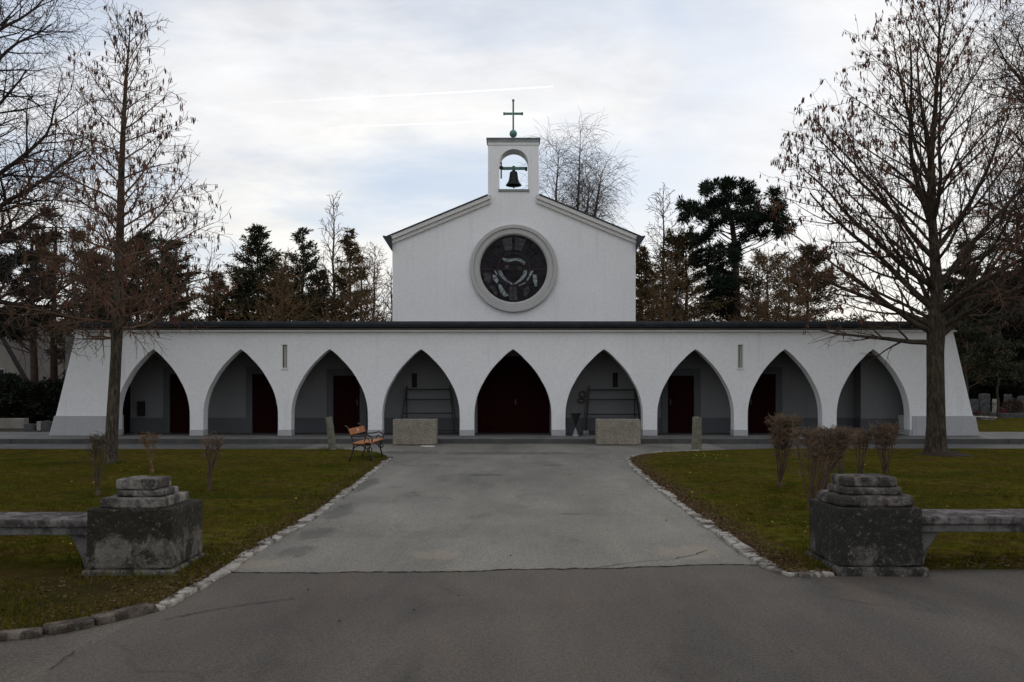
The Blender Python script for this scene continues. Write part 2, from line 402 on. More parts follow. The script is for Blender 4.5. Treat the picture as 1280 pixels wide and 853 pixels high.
# ------------------------------------------------------------------ ground, roads, kerbs
def structure(o): o['kind'] = 'structure'; return o
def sheet(name, poly, z, mat):
    b = MB(); b.sheet(poly, z); return structure(b.build(name, mat, fix=False))
sheet('ground', [(-900, -60), (900, -60), (900, 2500), (-900, 2500)], -.03, M['lawn'])
sheet('gravel_verge', [(-26, -12), (-2.4, -12), (-2.4, 7.4), (-26, 7.4)], -.006, M['gravel'])
def wav(p, q, n, amp, seed):
    r = random.Random(seed); out = []
    for i in range(n):
        t = i/n; k = 0 if i == 0 else amp
        out.append((p[0]+(q[0]-p[0])*t + r.uniform(-k, k)*.4, p[1]+(q[1]-p[1])*t + r.uniform(-k, k)))
    return out
road = [(-2.86, -12), (26, -12)] + wav((26, 9.0), (6.3, 9.0), 2, 0, 1) + [(6.3, 8.6), (3.2, 8.4), (2.6, 8.35)] \
    + [(-2.72, 8.35), (-2.72, 6.9), (-2.83, 6.1), (-2.88, 5.4), (-2.80, 4.5)]
sheet('road', road, 0, M['asphalt_dark'])
seam0 = [(2.62, 8.22), (1.9, 8.24), (1.3, 8.17), (.8, 8.10), (.3, 8.06), (-.2, 8.0), (-.8, 7.96), (-1.5, 7.90), (-2.1, 7.88), (-2.72, 7.95)]
rj = random.Random(9); seam = []
for i in range(len(seam0)-1):
    for k in range(5):
        t = k/5; seam.append((seam0[i][0]+(seam0[i+1][0]-seam0[i][0])*t, seam0[i][1]+(seam0[i+1][1]-seam0[i][1])*t+rj.gauss(0, .016)+.02*math.sin(i*1.9+k*.3)))
seam.append(seam0[-1])
sheet('driveway', [(-2.72, 24.0), (-6.0, 25.97), (6.0, 25.97), (2.7, 24.0)][::-1] and
      [(-6.0, 25.97), (-6.0, 22.6), (-2.95, 20.9), (-2.72, 14)] + seam[::-1] + [(2.52, 14), (2.9, 20.9), (6.0, 22.9), (6.0, 25.97)], .004, M['asphalt_light'])
sheet('path', [(-30, 23.0), (30, 23.0), (30, 26.0), (-30, 26.0)], .001, M['asphalt_path'])
# the dark joint between the two asphalts
b = MB()
r = random.Random(3); js = []
for i in range(len(seam)-1):
    for k in range(3):
        t = k/3; js.append((seam[i][0]+(seam[i+1][0]-seam[i][0])*t, seam[i][1]+(seam[i+1][1]-seam[i][1])*t+r.uniform(-.012, .012)))
for i in range(len(js)-1):
    (x0, y0), (x1, y1) = js[i], js[i+1]; w = r.uniform(.001, .011)
    b._add([(x0, y0-w, .008), (x0, y0+w, .008), (x1, y1+w, .008), (x1, y1-w, .008)], [(0, 3, 2, 1)])
structure(b.build('asphalt_joint', simple('tar_joint', (.025, .024, .023), None, 20, .9), fix=False))
b = MB(); r = random.Random(21)
for pl in (((203, 776), (250, 766), (300, 757), (345, 752), (374, 748)), ((742, 711), (790, 704), (838, 700), (868, 694), (889, 688)), ((60, 838), (95, 815), (120, 800))):
    q = [gnd(*p) for p in pl]; pp = []
    for k in range(len(q)-1):
        for m in range(5): t = m/5; pp.append((q[k][0]+(q[k+1][0]-q[k][0])*t+r.gauss(0, .012), q[k][1]+(q[k+1][1]-q[k][1])*t+r.gauss(0, .012)))
    for k in range(len(pp)-1):
        (xa, ya), (xb, yb) = pp[k], pp[k+1]; w = r.uniform(.002, .008); l = math.hypot(xb-xa, yb-ya); nx, ny = -(yb-ya)/l*w, (xb-xa)/l*w
        b._add([(xa-nx, ya-ny, .0085), (xa+nx, ya+ny, .0085), (xb+nx, yb+ny, .0085), (xb-nx, yb-ny, .0085)], [(0, 3, 2, 1)])
structure(b.build('asphalt_crack', simple('dark_crack', (.030, .028, .026), None, 20, .9), fix=False))

lk = [(490.5,574),(443.6,612),(389,653),(338,682.6),(295,712),(260,733),(219,759),(200,764),(140.6,779),(78,792),(0,804)]
left_edge = [gnd(*p) for p in lk] + [(-5.2, 5.42), (-9, 5.0), (-16, 4.8)]
right_edge = [(5.3, 23.0), (3.9, 22.4), (3.1, 21.4), (2.72, 20.3), (2.52, 17.5), (2.43, 13), (2.40, 10.2), (2.40, 8.5), (2.46, 7.72), (2.98, 7.74)]
kw = .15
def offs(path, d):
    out = []
    for i, p in enumerate(path):
        a = path[max(0, i-1)]; c = path[min(len(path)-1, i+1)]
        tx, ty = c[0]-a[0], c[1]-a[1]; l = math.hypot(tx, ty); out.append((p[0]-ty/l*d, p[1]+tx/l*d))
    return out
left_lawn_edge = offs(left_edge, -kw+.02); right_lawn_edge = offs(right_edge, kw-.02)
def lawn_slab(name, poly, z):
    b = MB(); b.slab(poly, -.02, z); return structure(b.build(name, M['lawn']))
lawnL = [(-4.6, 23.35)] + [(-3.5, 22.3), (-3.1, 21.2)] + left_lawn_edge + [(-16, 23.35)]
lawnL = [(-30, 23.4), (-30, 5.2)] + left_lawn_edge[::-1] + [(-3.15, 21.1), (-3.6, 22.3), (-4.7, 23.35)]
lawn_slab('lawn', lawnL, .03)
rr = random.Random(5)
front = [(3.3+ i*.35, 7.98+rr.uniform(-.05, .06)+ i*.012) for i in range(0, 40)]
lawnR = right_lawn_edge + front + [(30, 8.6), (30, 23.5), (7, 23.5)]
lawn_slab('lawn', lawnR, .03)
sheet('lawn', [(15.9, 27.0), (60, 27.0), (60, 80), (15.9, 80)], .12, M['lawn'])
sheet('lawn', [(-60, 27.0), (-15.9, 27.0), (-15.9, 80), (-60, 80)], .05, M['soil'])

def kerb(path, w, h, seed, lo, hi, zrough=.012):
    b = MB(); r = random.Random(seed)
    # walk along the path laying stones
    seglen = [math.dist(path[i], path[i+1]) for i in range(len(path)-1)]
    tot = sum(seglen); s = 0
    def pt(d):
        for i, l in enumerate(seglen):
            if d <= l or i == len(seglen)-1:
                t = d/l; return (path[i][0]+(path[i+1][0]-path[i][0])*t, path[i][1]+(path[i+1][1]-path[i][1])*t)
            d -= l
    while s < tot-.05:
        L = min(r.uniform(lo, hi), tot-s)
        p = pt(s+.008); q = pt(s+L-.008)
        tx, ty = q[0]-p[0], q[1]-p[1]; l = math.hypot(tx, ty) or 1; nx, ny = -ty/l, tx/l
        j = lambda: r.uniform(-.018, .018)
        z = h+r.uniform(-zrough, zrough)
        wa = w/2+j(); wb = w/2+j()
        bt = [(p[0]-nx*wa+j()*.5, p[1]-ny*wa, -.02), (q[0]-nx*wa+j()*.5, q[1]-ny*wa, -.02), (q[0]+nx*wb, q[1]+ny*wb, -.02), (p[0]+nx*wb, p[1]+ny*wb, -.02)]
        tt = [(x+j()*.4, y+j()*.4, z+j()*.3) for x, y, _ in bt]
        b.hexa(bt, tt); s += L
    return b
kerb(offs(left_edge[:8], -kw/2), kw*.92, .028, 11, .22, .5).build('kerb', M['kerb'], bevel=.012)['kind'] = 'structure'
kerb(offs(left_edge[7:], -kw/2), .14, .050, 12, .3, .7, .010).build('kerb', M['kerb_dirty'], bevel=.022)['kind'] = 'structure'
kerb(offs(right_edge, kw/2), kw*.92, .032, 13, .2, .5).build('kerb', M['kerb'], bevel=.012)['kind'] = 'structure'

# raised terrace in front of the chapel
b = MB(); b.box(-22, 22, 25.95, 30.0, -.02, .150); structure(b.build('terrace', M['concrete'], bevel=.012))
b = MB(); rr = random.Random(2); x = -22
while x < 22:
    L = rr.uniform(1.0, 1.5); b.box(x+.004, min(22, x+L)-.004, 25.86, 25.946, -.02, .152+rr.uniform(-.003, .003)); x += L
structure(b.build('terrace_step', M['riser'], bevel=.01))

# ------------------------------------------------------------------ chapel
YF = 27.6; S1 = F/YF; YN = 29.2; S2 = F/YN; PZ = .15; XC = .07
chapel = empty('chapel', (0, YF, .15)); chapel.location = (0, 0, 0)
tag(chapel, 'white plastered chapel with nine pointed arches, round window and bell gable', 'chapel')
def zf(y): return EYE+(HY-y)/S1
def zn(y): return EYE+(HY-y)/S2
def xf(x): return (x-CX)/S1
def xn(x): return (x-CX)/S2
arch_c = [xf(v) for v in (191.5, 300.8, 412, 526.2, 641.2, 755.2, 869.5, 981.3, 1091.5)]
arch_k = [.945, .965, .99, 1, 1, 1, .99, .965, .945]
prof = [(0,0),(3,4.6),(6.1,8.4),(9.3,11.8),(12.7,15),(17.2,19.6),(22,23.9),(26.6,27.6),(31.4,31),(36,33.9),(40.8,36.6),(45.4,39.2),(50,41.5),(54.8,43.4),(59.6,45),(64.3,46.2),(69,47.2),(73.5,47.9),(78,48.3),(85,48.5)]
ZTOP = zf(415.2); TH = .42; APEX = zf(436.6)
# facade wall in vertical strips
b = MB(); inn = MB()
xL0, xL1 = xf(63.5), xf(95.5); xR0, xR1 = xf(1222), xf(1191.5)
cols = []                                                         # (x, z of underside)
for c, k in zip(arch_c, arch_k):
    L = [(c-w*k/S1, APEX-d/S1) for d, w in prof[::-1]]; Rr = [(c+w*k/S1, APEX-d/S1) for d, w in prof[1:]]
    cols.append([(L[0][0], PZ)] + L + Rr + [(Rr[-1][0], PZ)])
def quad(p): b._add(p, [(0, 1, 2, 3)])
def wallstrip(x0, x1, z0, z1, x0t=None, x1t=None):
    x0t = x0 if x0t is None else x0t; x1t = x1 if x1t is None else x1t
    quad([(x0, YF, z0), (x1, YF, z1), (x1t, YF, ZTOP), (x0t, YF, ZTOP)])
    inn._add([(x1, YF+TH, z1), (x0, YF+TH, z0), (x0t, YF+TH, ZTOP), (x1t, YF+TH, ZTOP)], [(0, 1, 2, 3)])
prev = None
for i, cl in enumerate(cols):
    if i == 0: wallstrip(xL0, cl[0][0], PZ, PZ, xL1, cl[0][0])
    else: wallstrip(prev, cl[0][0], PZ, PZ)
    for a, c in zip(cl[:-1], cl[1:]):
        if abs(a[0]-c[0]) > 1e-6: wallstrip(a[0], c[0], a[1], c[1])
        quad([(a[0], YF, a[1]), (a[0], YF+TH, a[1]), (c[0], YF+TH, c[1]), (c[0], YF, c[1])])
    prev = cl[-1][0]
wallstrip(prev, xR0, PZ, PZ, prev, xR1)
YB = 33.2                                                          # back of the wing
# leaning end walls, solid back to the rear of the wing
quad([(xL0, YF, PZ), (xL1, YF, ZTOP), (xL1, YB, ZTOP), (xL0, YB, PZ)])
quad([(xR0, YF, PZ), (xR0, YB, PZ), (xR1, YB, ZTOP), (xR1, YF, ZTOP)])
quad([(xL0, YB, PZ), (xL1, YB, ZTOP), (xR1, YB, ZTOP), (xR0, YB, PZ)])
b.build('arcade_wall', M['plaster'], chapel, fix=False); inn.build('arcade_wall_inside', M['inner'], chapel, fix=False)  # inner side of the wall is coloured darker to paint in shade
b = MB(); b.box(-14.6, 14.6, YF+TH+.003, YN-.003, 3.04, 3.10); b.build('arcade_ceiling', M['shadeceiling'], chapel)  # hung low and coloured dark to deepen the arcade's shade
b = MB(); b.box(-15.2, 15.2, YF+TH+.003, YN-.003, PZ+.001, PZ+.006); b.build('arcade_floor', simple('shade_darkened_floor', (.07, .066, .062), (.045, .043, .04), 3, .7), chapel)  # floor colour darkened to paint in the arcade's shade
# back wall of the arcade, with an angled end block on the right
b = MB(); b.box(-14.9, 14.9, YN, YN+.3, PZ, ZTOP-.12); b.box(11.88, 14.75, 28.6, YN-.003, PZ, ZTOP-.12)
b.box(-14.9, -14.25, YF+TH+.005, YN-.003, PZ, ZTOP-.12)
b.build('arcade_back_wall', M['inner'], chapel)  # same shade-darkened colour as the inside of the front wall
# dados between the doors
b = MB()
dadoz = EYE-(522.5-HY)/S2
for x0, x1 in ((-13.27, -12.13), (-10.7, -9.24), (-7.85, -6.43), (-5.03, -1.32), (1.46, 5.2), (6.55, 8.0), (9.40, 11.86)):
    b = MB(); b.box(x0, x1, YN-.022, YN-.002, PZ+.007, dadoz); b.build('dado', M['dado'], chapel, bevel=.004)
b = MB(); b.box(11.858, 14.2, 28.575, 28.598, PZ+.007, dadoz); b.box(11.858, 11.878, 28.5985, YN-.03, PZ+.007, dadoz)
b.build('dado', M['dado'], chapel, bevel=.004)
for i in range(8):
    b = MB(); b.box(cols[i][-1][0]-.008, cols[i+1][0][0]+.008, YF-.012, YF+TH+.012, PZ, zf(537.4)); b.build('pier_plinth', M['plinth'], chapel, bevel=.004)
b = MB(); b.box(cols[0][0][0]-.30, cols[0][0][0]+.008, YF-.012, YF+TH+.012, PZ, zf(537.4)); b.build('pier_plinth', M['plinth'], chapel, bevel=.004)
b = MB(); b.box(cols[-1][-1][0]-.008, cols[-1][-1][0]+.07, YF-.012, YF+TH+.012, PZ, zf(537.4))
b.build('pier_plinth', M['plinth'], chapel, bevel=.004)
for sgn in (0, 1):
    b = MB(); zt = zf(520)
    if sgn == 0:
        xa, xb, xi = xf(62), xf(68.6), cols[0][0][0]-.305
        P = lambda x, z, y: (x, y, z)
        b.hexa([(xa, YF-.05, PZ), (xi, YF-.05, PZ), (xi, YF+1.2, PZ), (xa, YF+1.2, PZ)], [(xb, YF-.05, zt), (xi, YF-.05, zt), (xi, YF+1.2, zt), (xb, YF+1.2, zt)])
    else:
        xa, xb, xi = xf(1223.6), xf(1218.5), cols[-1][-1][0]+.075
        b.hexa([(xi, YF-.05, PZ), (xa, YF-.05, PZ), (xa, YF+1.2, PZ), (xi, YF+1.2, PZ)], [(xi, YF-.05, zt), (xb, YF-.05, zt), (xb, YF+1.2, zt), (xi, YF+1.2, zt)])
    b.build('end_plinth', M['plinth'], chapel, bevel=.012)
# wing roof: cornice, fascia, gutter, low slope
x0, x1 = xf(93.2), xf(1195.4)
b = MB(); b.box(x0+.05, x1-.05, YF-.15, YF+.3, ZTOP+.001, zf(413.4))
b.build('cornice', M['trimlight'], chapel, bevel=.012)
b = MB(); b.box(x0+.07, x1-.07, YF-.06, YF+.3, zf(413.3), zf(410.5)); b.build('fascia', simple('brown_fascia', (.16, .15, .135), (.10, .095, .09), 2, .8), chapel, bevel=.006)
b = MB(); b.box(x0+.12, x1-.12, YF-.02, YF+.35, zf(410.6)+.002, zf(403.8)); b.box(x0+.3, x1-.3, YF+.352, 33.1, ZTOP-.01, ZTOP+.05); b.build('attic', M['blackgap'], chapel)
b = MB()
gz = zf(410.3); n = 10
poly = [(YF-.30+.16*(1-math.cos(math.pi*i/n)) , gz+.11-.10*math.sin(math.pi*i/n)) for i in range(n+1)]
vs = []; fs = []
for xx in (x0-.05, x1+.05):
    vs += [(xx, y, z) for y, z in poly]
for i in range(n): fs.append((i, i+1, i+1+n+1, i+n+1))
fs += [tuple(range(n+1)), tuple(range(2*n+1, n, -1)), (0, n, 2*n+1, n+1)]
b._add(vs, fs)
b.build('gutter', M['roofmetal'], chapel, smth=False)
b = MB()
zr0 = gz+.06; sl = math.tan(R(3.2))
for xa, xb in ((x0-.1, x1+.1),):
    ya, yb = YF-.24, 33.6
    b.hexa([(xa, ya, zr0+.055), (xb, ya, zr0+.055), (xb, yb, zr0+.055+(yb-ya)*sl), (xa, yb, zr0+.055+(yb-ya)*sl)],
           [(xa, ya, zr0+.145), (xb, ya, zr0+.145), (xb, yb, zr0+.145+(yb-ya)*sl), (xa, yb, zr0+.145+(yb-ya)*sl)])
rf = b.build('wing_roof', M['roofmetal'], chapel, bevel=.008)

# nave with gable and bell gable
hw = 4.227; rs = .4135
def roofz(x): return 6.964+rs*(4.385-abs(x-XC))
tx0, tx1 = xn(610), xn(673.5); TZ = zn(182)
ox, oh = xn(642.2), .507; osill = zn(237); ospr = zn(204.7)
b = MB()
ZB = 3.3
lo = 6.6
# gable halves below the rake
for sx in (-1, 1):
    xe = XC+sx*hw; xt = tx0 if sx < 0 else tx1
    pts = [(xe, ZB), (xt, ZB), (xt, roofz(xt)-.1), (xe, roofz(xe)-.1)]
    if sx > 0: pts = pts[::-1]
    b.prism(pts, YN, YN+.4)
b.prism([(tx0, ZB), (tx1, ZB), (tx1, osill), (tx0, osill)], YN, YN+.7)
b.box(tx0, ox-oh, YN, YN+.7, osill, ospr); b.box(ox+oh, tx1, YN, YN+.7, osill, ospr)
n = 20
arc = [(ox-oh*math.cos(math.pi*i/n), ospr+oh*math.sin(math.pi*i/n)) for i in range(n+1)]
top = [(tx0, ospr)] + [(tx0, TZ)] + [(tx1, TZ)] + [(tx1, ospr)]
for (a0, a1) in zip(arc[:-1], arc[1:]):
    b.prism([a0, a1, (a1[0], TZ), (a0[0], TZ)], YN, YN+.7)
b.prism([(tx0, ospr), arc[0], (arc[0][0], TZ), (tx0, TZ)], YN, YN+.7); b.prism([arc[-1], (tx1, ospr), (tx1, TZ), (arc[-1][0], TZ)], YN, YN+.7)
b.build('gable_wall', M['plaster'], chapel)
b = MB()
for sx in (-1, 1):
    xe = XC+sx*hw; b.box(min(xe, xe-sx*.35), max(xe, xe-sx*.35), YN+.402, 44.5, ZB, 6.5)
b.prism([(XC-hw, ZB), (XC+hw, ZB), (XC+hw, 6.9), (XC, 8.6), (XC-hw, 6.9)], 44.5, 44.9)
b.build('nave_wall', M['plaster'], chapel)
# raking cornices: two stepped bands
def rake(name, d0, d1, proud, xend, mat):
    b = MB()
    for sx in (-1, 1):
        xo = XC+sx*xend; xi = xn(613.4) if sx < 0 else xn(670.3)
        pts = [(xo, roofz(xo)-d1), (xi, roofz(xi)-d1), (xi, roofz(xi)-d0), (xo, roofz(xo)-d0)]
        if sx > 0: pts = pts[::-1]
        b.prism(pts, YN-proud, YN-.002)
    return b.build(name, mat, chapel, bevel=.01)
rake('gable_cornice', .03, .175, .16, 4.36, M['trimlight'])
rake('gable_cornice', .178, .315, .09, 4.26, M['trimlight'])
b = MB()
for sx in (-1, 1):
    xo = XC+sx*4.40; pts = [(xo, roofz(xo)-.028), (XC, roofz(XC)-.028), (XC, roofz(XC)+.02), (xo, roofz(xo)+.02)]
    if sx > 0: pts = pts[::-1]
    xi = tx0-.003 if sx < 0 else tx1+.003
    p2 = [(xo, roofz(xo)-.028), (xi, roofz(xi)-.028), (xi, roofz(xi)+.02), (xo, roofz(xo)+.02)]
    if sx > 0: p2 = p2[::-1]
    b.prism(p2, YN-.19, YN+.702); b.prism(pts, YN+.703, 45.1)
b.build('nave_roof', M['roofmetal'], chapel, bevel=.006)
for sx in (-1, 1):
    b = MB(); xw = XC+sx*(hw+.003); xt = XC+sx*4.535
    pts = [(xw, 6.46), (xt, 6.94), (xt, 6.985), (XC+sx*4.36, 6.96), (xw, 6.955)]
    if sx > 0: pts = pts[::-1]
    b.prism(pts, YN-.19, 45.0); b.build('eave', M['roofmetal'], chapel)
b = MB(); b.box(tx0-.02, tx1+.02, YN-.03, YN+.73, zn(178.2), zn(173)); b.box(tx0-.06, tx1+.06, YN-.07, YN+.77, zn(173)-.03, zn(173)+.005)
b.build('tower_cap', M['lead'], chapel, bevel=.008)
b = MB(); b.box(tx0-.012, tx1+.012, YN-.02, YN+.72, TZ+.001, zn(178.2)-.001); b.build('tower_cornice', M['trimlight'], chapel, bevel=.01)
b = MB(); b.box(ox-oh-.03, ox+oh+.03, YN-.05, YN+.75, osill-.075, osill+.004); b.build('sill', M['lead'], chapel, bevel=.01)
# cross with its ball
cx = xn(641.6); cy = YN+.35
b = MB(); b.box(cx-.03, cx+.03, cy-.03, cy+.03, zn(173), zn(121.5)); b.box(xn(630), cx-.031, cy-.03, cy+.03, zn(138.3)-.036, zn(138.3)+.036); b.box(cx+.031, xn(653), cy-.03, cy+.03, zn(138.3)-.036, zn(138.3)+.036)
b.box(cx-.042, cx+.042, cy-.042, cy+.042, zn(121.5)-.03, zn(121.5)+.03)
for xx in (xn(630), xn(653)): b.box(xx-.03, xx+.03, cy-.042, cy+.042, zn(138.3)-.046, zn(138.3)+.046)
cross = b.build('cross', M['verdigris'], chapel, bevel=.006)
b = MB(); b.lathe([(.001, -.135)] + [(.135*math.cos(R(a)), .135*math.sin(R(a))) for a in range(-80, 81, 10)] + [(.001, .135)], 24, (cx, cy, zn(163.7)))
b.lathe([(.06, -.27), (.045, -.2), (.04, -.12)], 16, (cx, cy, zn(163.7)))
b.build('ball', M['verdigris'], cross, smth=True)

# round window
wx, wz = xn(642), zn(336.2)
win = MB(); win.lathe([(1.52, -.002), (1.52, -.13), (1.50, -.15), (1.40, -.15), (1.385, -.14), (1.385, -.095), (1.36, -.105), (1.23, -.105), (1.20, -.09), (1.165, -.03), (1.165, -.012)], 72, (wx, YN, wz), 'y', caps=False)
rose = win.build('rose_window', M['stonetrim'], chapel)
smooth(rose.data, False)
b = MB(); b.lathe([(1.168, -.004), (1.168, -.010)], 72, (wx, YN, wz), 'y'); b.build('pane', M['glass'], rose)
def wp(p, k=5.687): return ((p[0]-413)/k/S2+wx, -(p[1]-438)/k/S2+wz)
def glasspiece(name, polys, mat, y0, y1):
    for p in polys: b = MB(); b.prism([wp(q) for q in p][::-1], YN-y1, YN-y0); b.build(name, mat, rose)
glasspiece('pale_glass', [[(330,356),(338,376),(352,388),(384,388),(432,380),(462,388),(488,414),(497,392),(470,370),(440,360),(400,368),(360,366)],
    [(300,450),(324,450),(345,490),(372,520),(404,543),(402,553),(350,522),(316,488)], [(486,450),(510,450),(505,482),(480,516),(440,542),(406,553),(410,544),(452,516),(476,484)],
    [(264,480),(288,486),(306,520),(296,545),(270,516)], [(302,545),(324,552),(366,620),(374,612),(374,632),(344,636),(312,592)],
    [(549,478),(574,482),(581,520),(580,562),(566,566),(552,522)], [(536,452),(556,452),(512,527),(502,517)], [(446,552),(500,532),(498,542),(452,562)],
    [(272,452),(286,452),(300,478),(292,484)]], M['paleglass'], .010, .017)
glasspiece('smoky_glass', [[(384,566),(406,566),(408,664),(382,660)], [(412,566),(434,566),(440,660),(414,664)], [(200,470),(250,466),(256,520),(232,545),(206,520)], [(480,580),(520,560),(530,600),(492,640)],
    [(330,230),(400,212),(404,300),(352,310)], [(424,212),(500,232),(470,310),(424,300)], [(240,560),(280,560),(300,600),(290,630)], [(440,420),(470,420),(472,450),(440,450)], [(352,415),(380,410),(384,440),(352,440)]], M['midglass'], .010, .014)
b = MB()
def bar(p, q, w=.014):
    (ax, az), (bx, bz) = wp(p), wp(q); l = math.hypot(bx-ax, bz-az); nx, nz = -(bz-az)/l*w, (bx-ax)/l*w
    b.prism([(ax+nx, az+nz), (ax-nx, az-nz), (bx-nx, bz-nz), (bx+nx, bz+nz)], YN-.028, YN-.011)
def ringbar(rad, a0, a1, w=.016, c=(413, 442)):
    k = 5.687*S2; x, z = wp(c); n = 40
    for i in range(n):
        a, d = R(a0+(a1-a0)*i/n), R(a0+(a1-a0)*(i+1)/n)
        b.prism([(x+(rad-w)*math.cos(a), z+(rad-w)*math.sin(a)), (x+(rad+w)*math.cos(a), z+(rad+w)*math.sin(a)), (x+(rad+w)*math.cos(d), z+(rad+w)*math.sin(d)), (x+(rad-w)*math.cos(d), z+(rad-w)*math.sin(d))], YN-.024, YN-.011)
ringbar(.56, 0, 360, .018); ringbar(.40, 20, 160, .01); ringbar(.86, 20, 160, .008)
for a in range(0, 181, 20):
    c, s_ = math.cos(R(a)), math.sin(R(a)); bar((413+c*122, 442-s_*122), (413+c*234, 438-s_*228), .009)
bar((174, 444), (652, 444), .008); bar((410, 556), (410, 670), .012)
for a in (205, 225, 245, 295, 315, 335):
    c, s_ = math.cos(R(a)), math.sin(R(a)); bar((413+c*118, 442-s_*118), (413+c*234, 438-s_*228), .009)
for p, q in (((300,450),(400,556)), ((510,450),(404,556)), ((340,400),(490,400)), ((380,360),(380,520)), ((445,360),(445,520)), ((230,540),(330,600)), ((490,600),(590,540)), ((330,640),(390,600)), ((440,600),(500,640))): bar(p, q, .007)
b.build('tracery', M['lead_came'], rose)

# doors of the arcade
def door(x0, x1, zt, parent_name='door', w=.22, leaves=1, surround=True, hside=1):
    b = MB(); g = .006
    for k in range(leaves):
        a = x0+(x1-x0)*k/leaves; c = x0+(x1-x0)*(k+1)/leaves
        b.box(a-.001, c+.001, YN-.0038, YN-.002, PZ, zt+.004)
        b.box(a+g, c-g, YN-.030, YN-.004, PZ+.012, zt)
        for zz in (PZ+.14, (PZ+zt)/2-.05, zt-.22): b.box(a+.05, c-.05, YN-.046, YN-.031, zz, zz+.12)
    d = b.build('door', M['door'], chapel, bevel=.004)
    if surround:
        f = MB(); f.box(x0-w, x0, YN-.065, YN-.003, PZ, zt+w*1.1); f.box(x1, x1+w, YN-.065, YN-.003, PZ, zt+w*1.1); f.box(x0+.001, x1-.001, YN-.065, YN-.003, zt+.004, zt+w*1.1)
        f.build('frame', M['dado'], d, bevel=.006)
    h = MB(); hx = x1-.09 if hside > 0 else x0+.09
    if leaves == 2: hx = (x0+x1)/2+.07
    h.box(hx-.02, hx+.02, YN-.056, YN-.031, 1.12, 1.32); h.tube([(hx, YN-.057, 1.24), (hx, YN-.09, 1.24), (hx-.1*hside, YN-.09, 1.24)], .009, 6)
    h.build('handle', M['iron'], d)
    return d
door(xn(417), xn(450), zn(470)); door(xn(316), xn(349), zn(468)); door(xn(213), xn(247), zn(468)); door(xn(128), xn(163), zn(462), surround=False)
door(xn(834.5), xn(867), zn(470), hside=-1); door(xn(935), xn(969), zn(468), hside=-1)
door(xn(597), xn(687), zn(446), leaves=2, surround=False)
# narrow facade windows
for xc, lab in ((356.1, 0), (925.4, 1)):
    xx = xf(xc); w = .082; za, zb = zf(461), zf(431.5)
    f = MB(); f.box(xx-w-.012, xx-w+.018, YF-.010, YF-.001, za, zb); f.box(xx+w-.018, xx+w+.012, YF-.010, YF-.001, za, zb); f.box(xx-w+.019, xx+w-.019, YF-.010, YF-.001, za, za+.03)
    f.box(xx-w-.02, xx+w+.02, YF-.035, YF-.001, zb+.001, zb+.04); f.box(xx-w-.02, xx+w+.02, YF-.03, YF-.001, za-.035, za-.001)
    fr = f.build('window', M['trimlight'], chapel, bevel=.003)
    p = MB(); p.box(xx-w+.019, xx+w-.019, YF-.004, YF-.001, za+.031, zb-.001); p.build('pane', M['pane'], fr)
    p = MB(); p.box(xx-w+.019, xx-w+.055, YF-.0085, YF-.0045, za+.031, zb-.001); p.box(xx+w-.032, xx+w-.019, YF-.0085, YF-.0045, za+.031, zb-.001); p.box(xx-w+.056, xx+w-.033, YF-.0085, YF-.0045, zb-.035, zb-.001)
    p.build('reveal', simple('dark_reveal', (.07, .065, .06), None, 5), fr)
for x0p, x1p, y0p, y1p in ((514.8, 521.3, 484.7, 467), (765.8, 772.3, 484.3, 466)):
    b = MB(); b.box(xn(x0p), xn(x1p), YN-.012, YN-.002, zn(y0p), zn(y1p)); sw = b.build('slot_window', M['blackgap'], chapel)
b = MB(); b.box(xn(173), xn(181.7), YN-.10, YN-.003, zn(520), zn(501.7)); b.build('wall_box', M['blackgap'], chapel, bevel=.006)

# bell hanging in the gable
bell = empty('church_bell', (ox, YN+.35, zn(207.5))); tag(bell, 'dark bronze bell hanging from a green yoke in the gable opening', 'bell')
b = MB(); b.box(-.47, .47, -.05, .05, -.045, .045); b.lathe([(.05, -.08), (.075, -.02), (.075, .05), (.03, .09)], 14); b.build('yoke', M['verdigris'], bell, bevel=.01)
b = MB(); b.lathe([(.02, -.06), (.05, -.07), (.06, -.10), (.12, -.12), (.14, -.16), (.155, -.28), (.175, -.40), (.215, -.50), (.27, -.57), (.285, -.60), (.27, -.605), (.2, -.55)], 28, caps=False); b.build('bell_body', M['bronze'], bell, smth=True)
b = MB(); b.tube([(0, 0, -.12), (0, 0, -.6)], .014, 8); b.lathe([(.01, -.70), (.028, -.69), (.04, -.65), (.028, -.6), (.01, -.58)], 12); b.build('clapper', M['iron'], bell)
b = MB(); b.tube([(-.44, -.1, .20), (-.44, -.1, -.38)], .026, 8); b.tube([(-.44, -.1, 0), (-.44, 0, 0)], .02, 6); b.lathe([(.07, -.02), (.07, .02)], 14, (-.44, -.1, 0), 'y'); b.build('ringing_lever', M['bronze'], bell)
b = MB(); b.box(.40, .48, -.09, .09, -.07, .03); b.build('bearing', M['bronze'], bell)

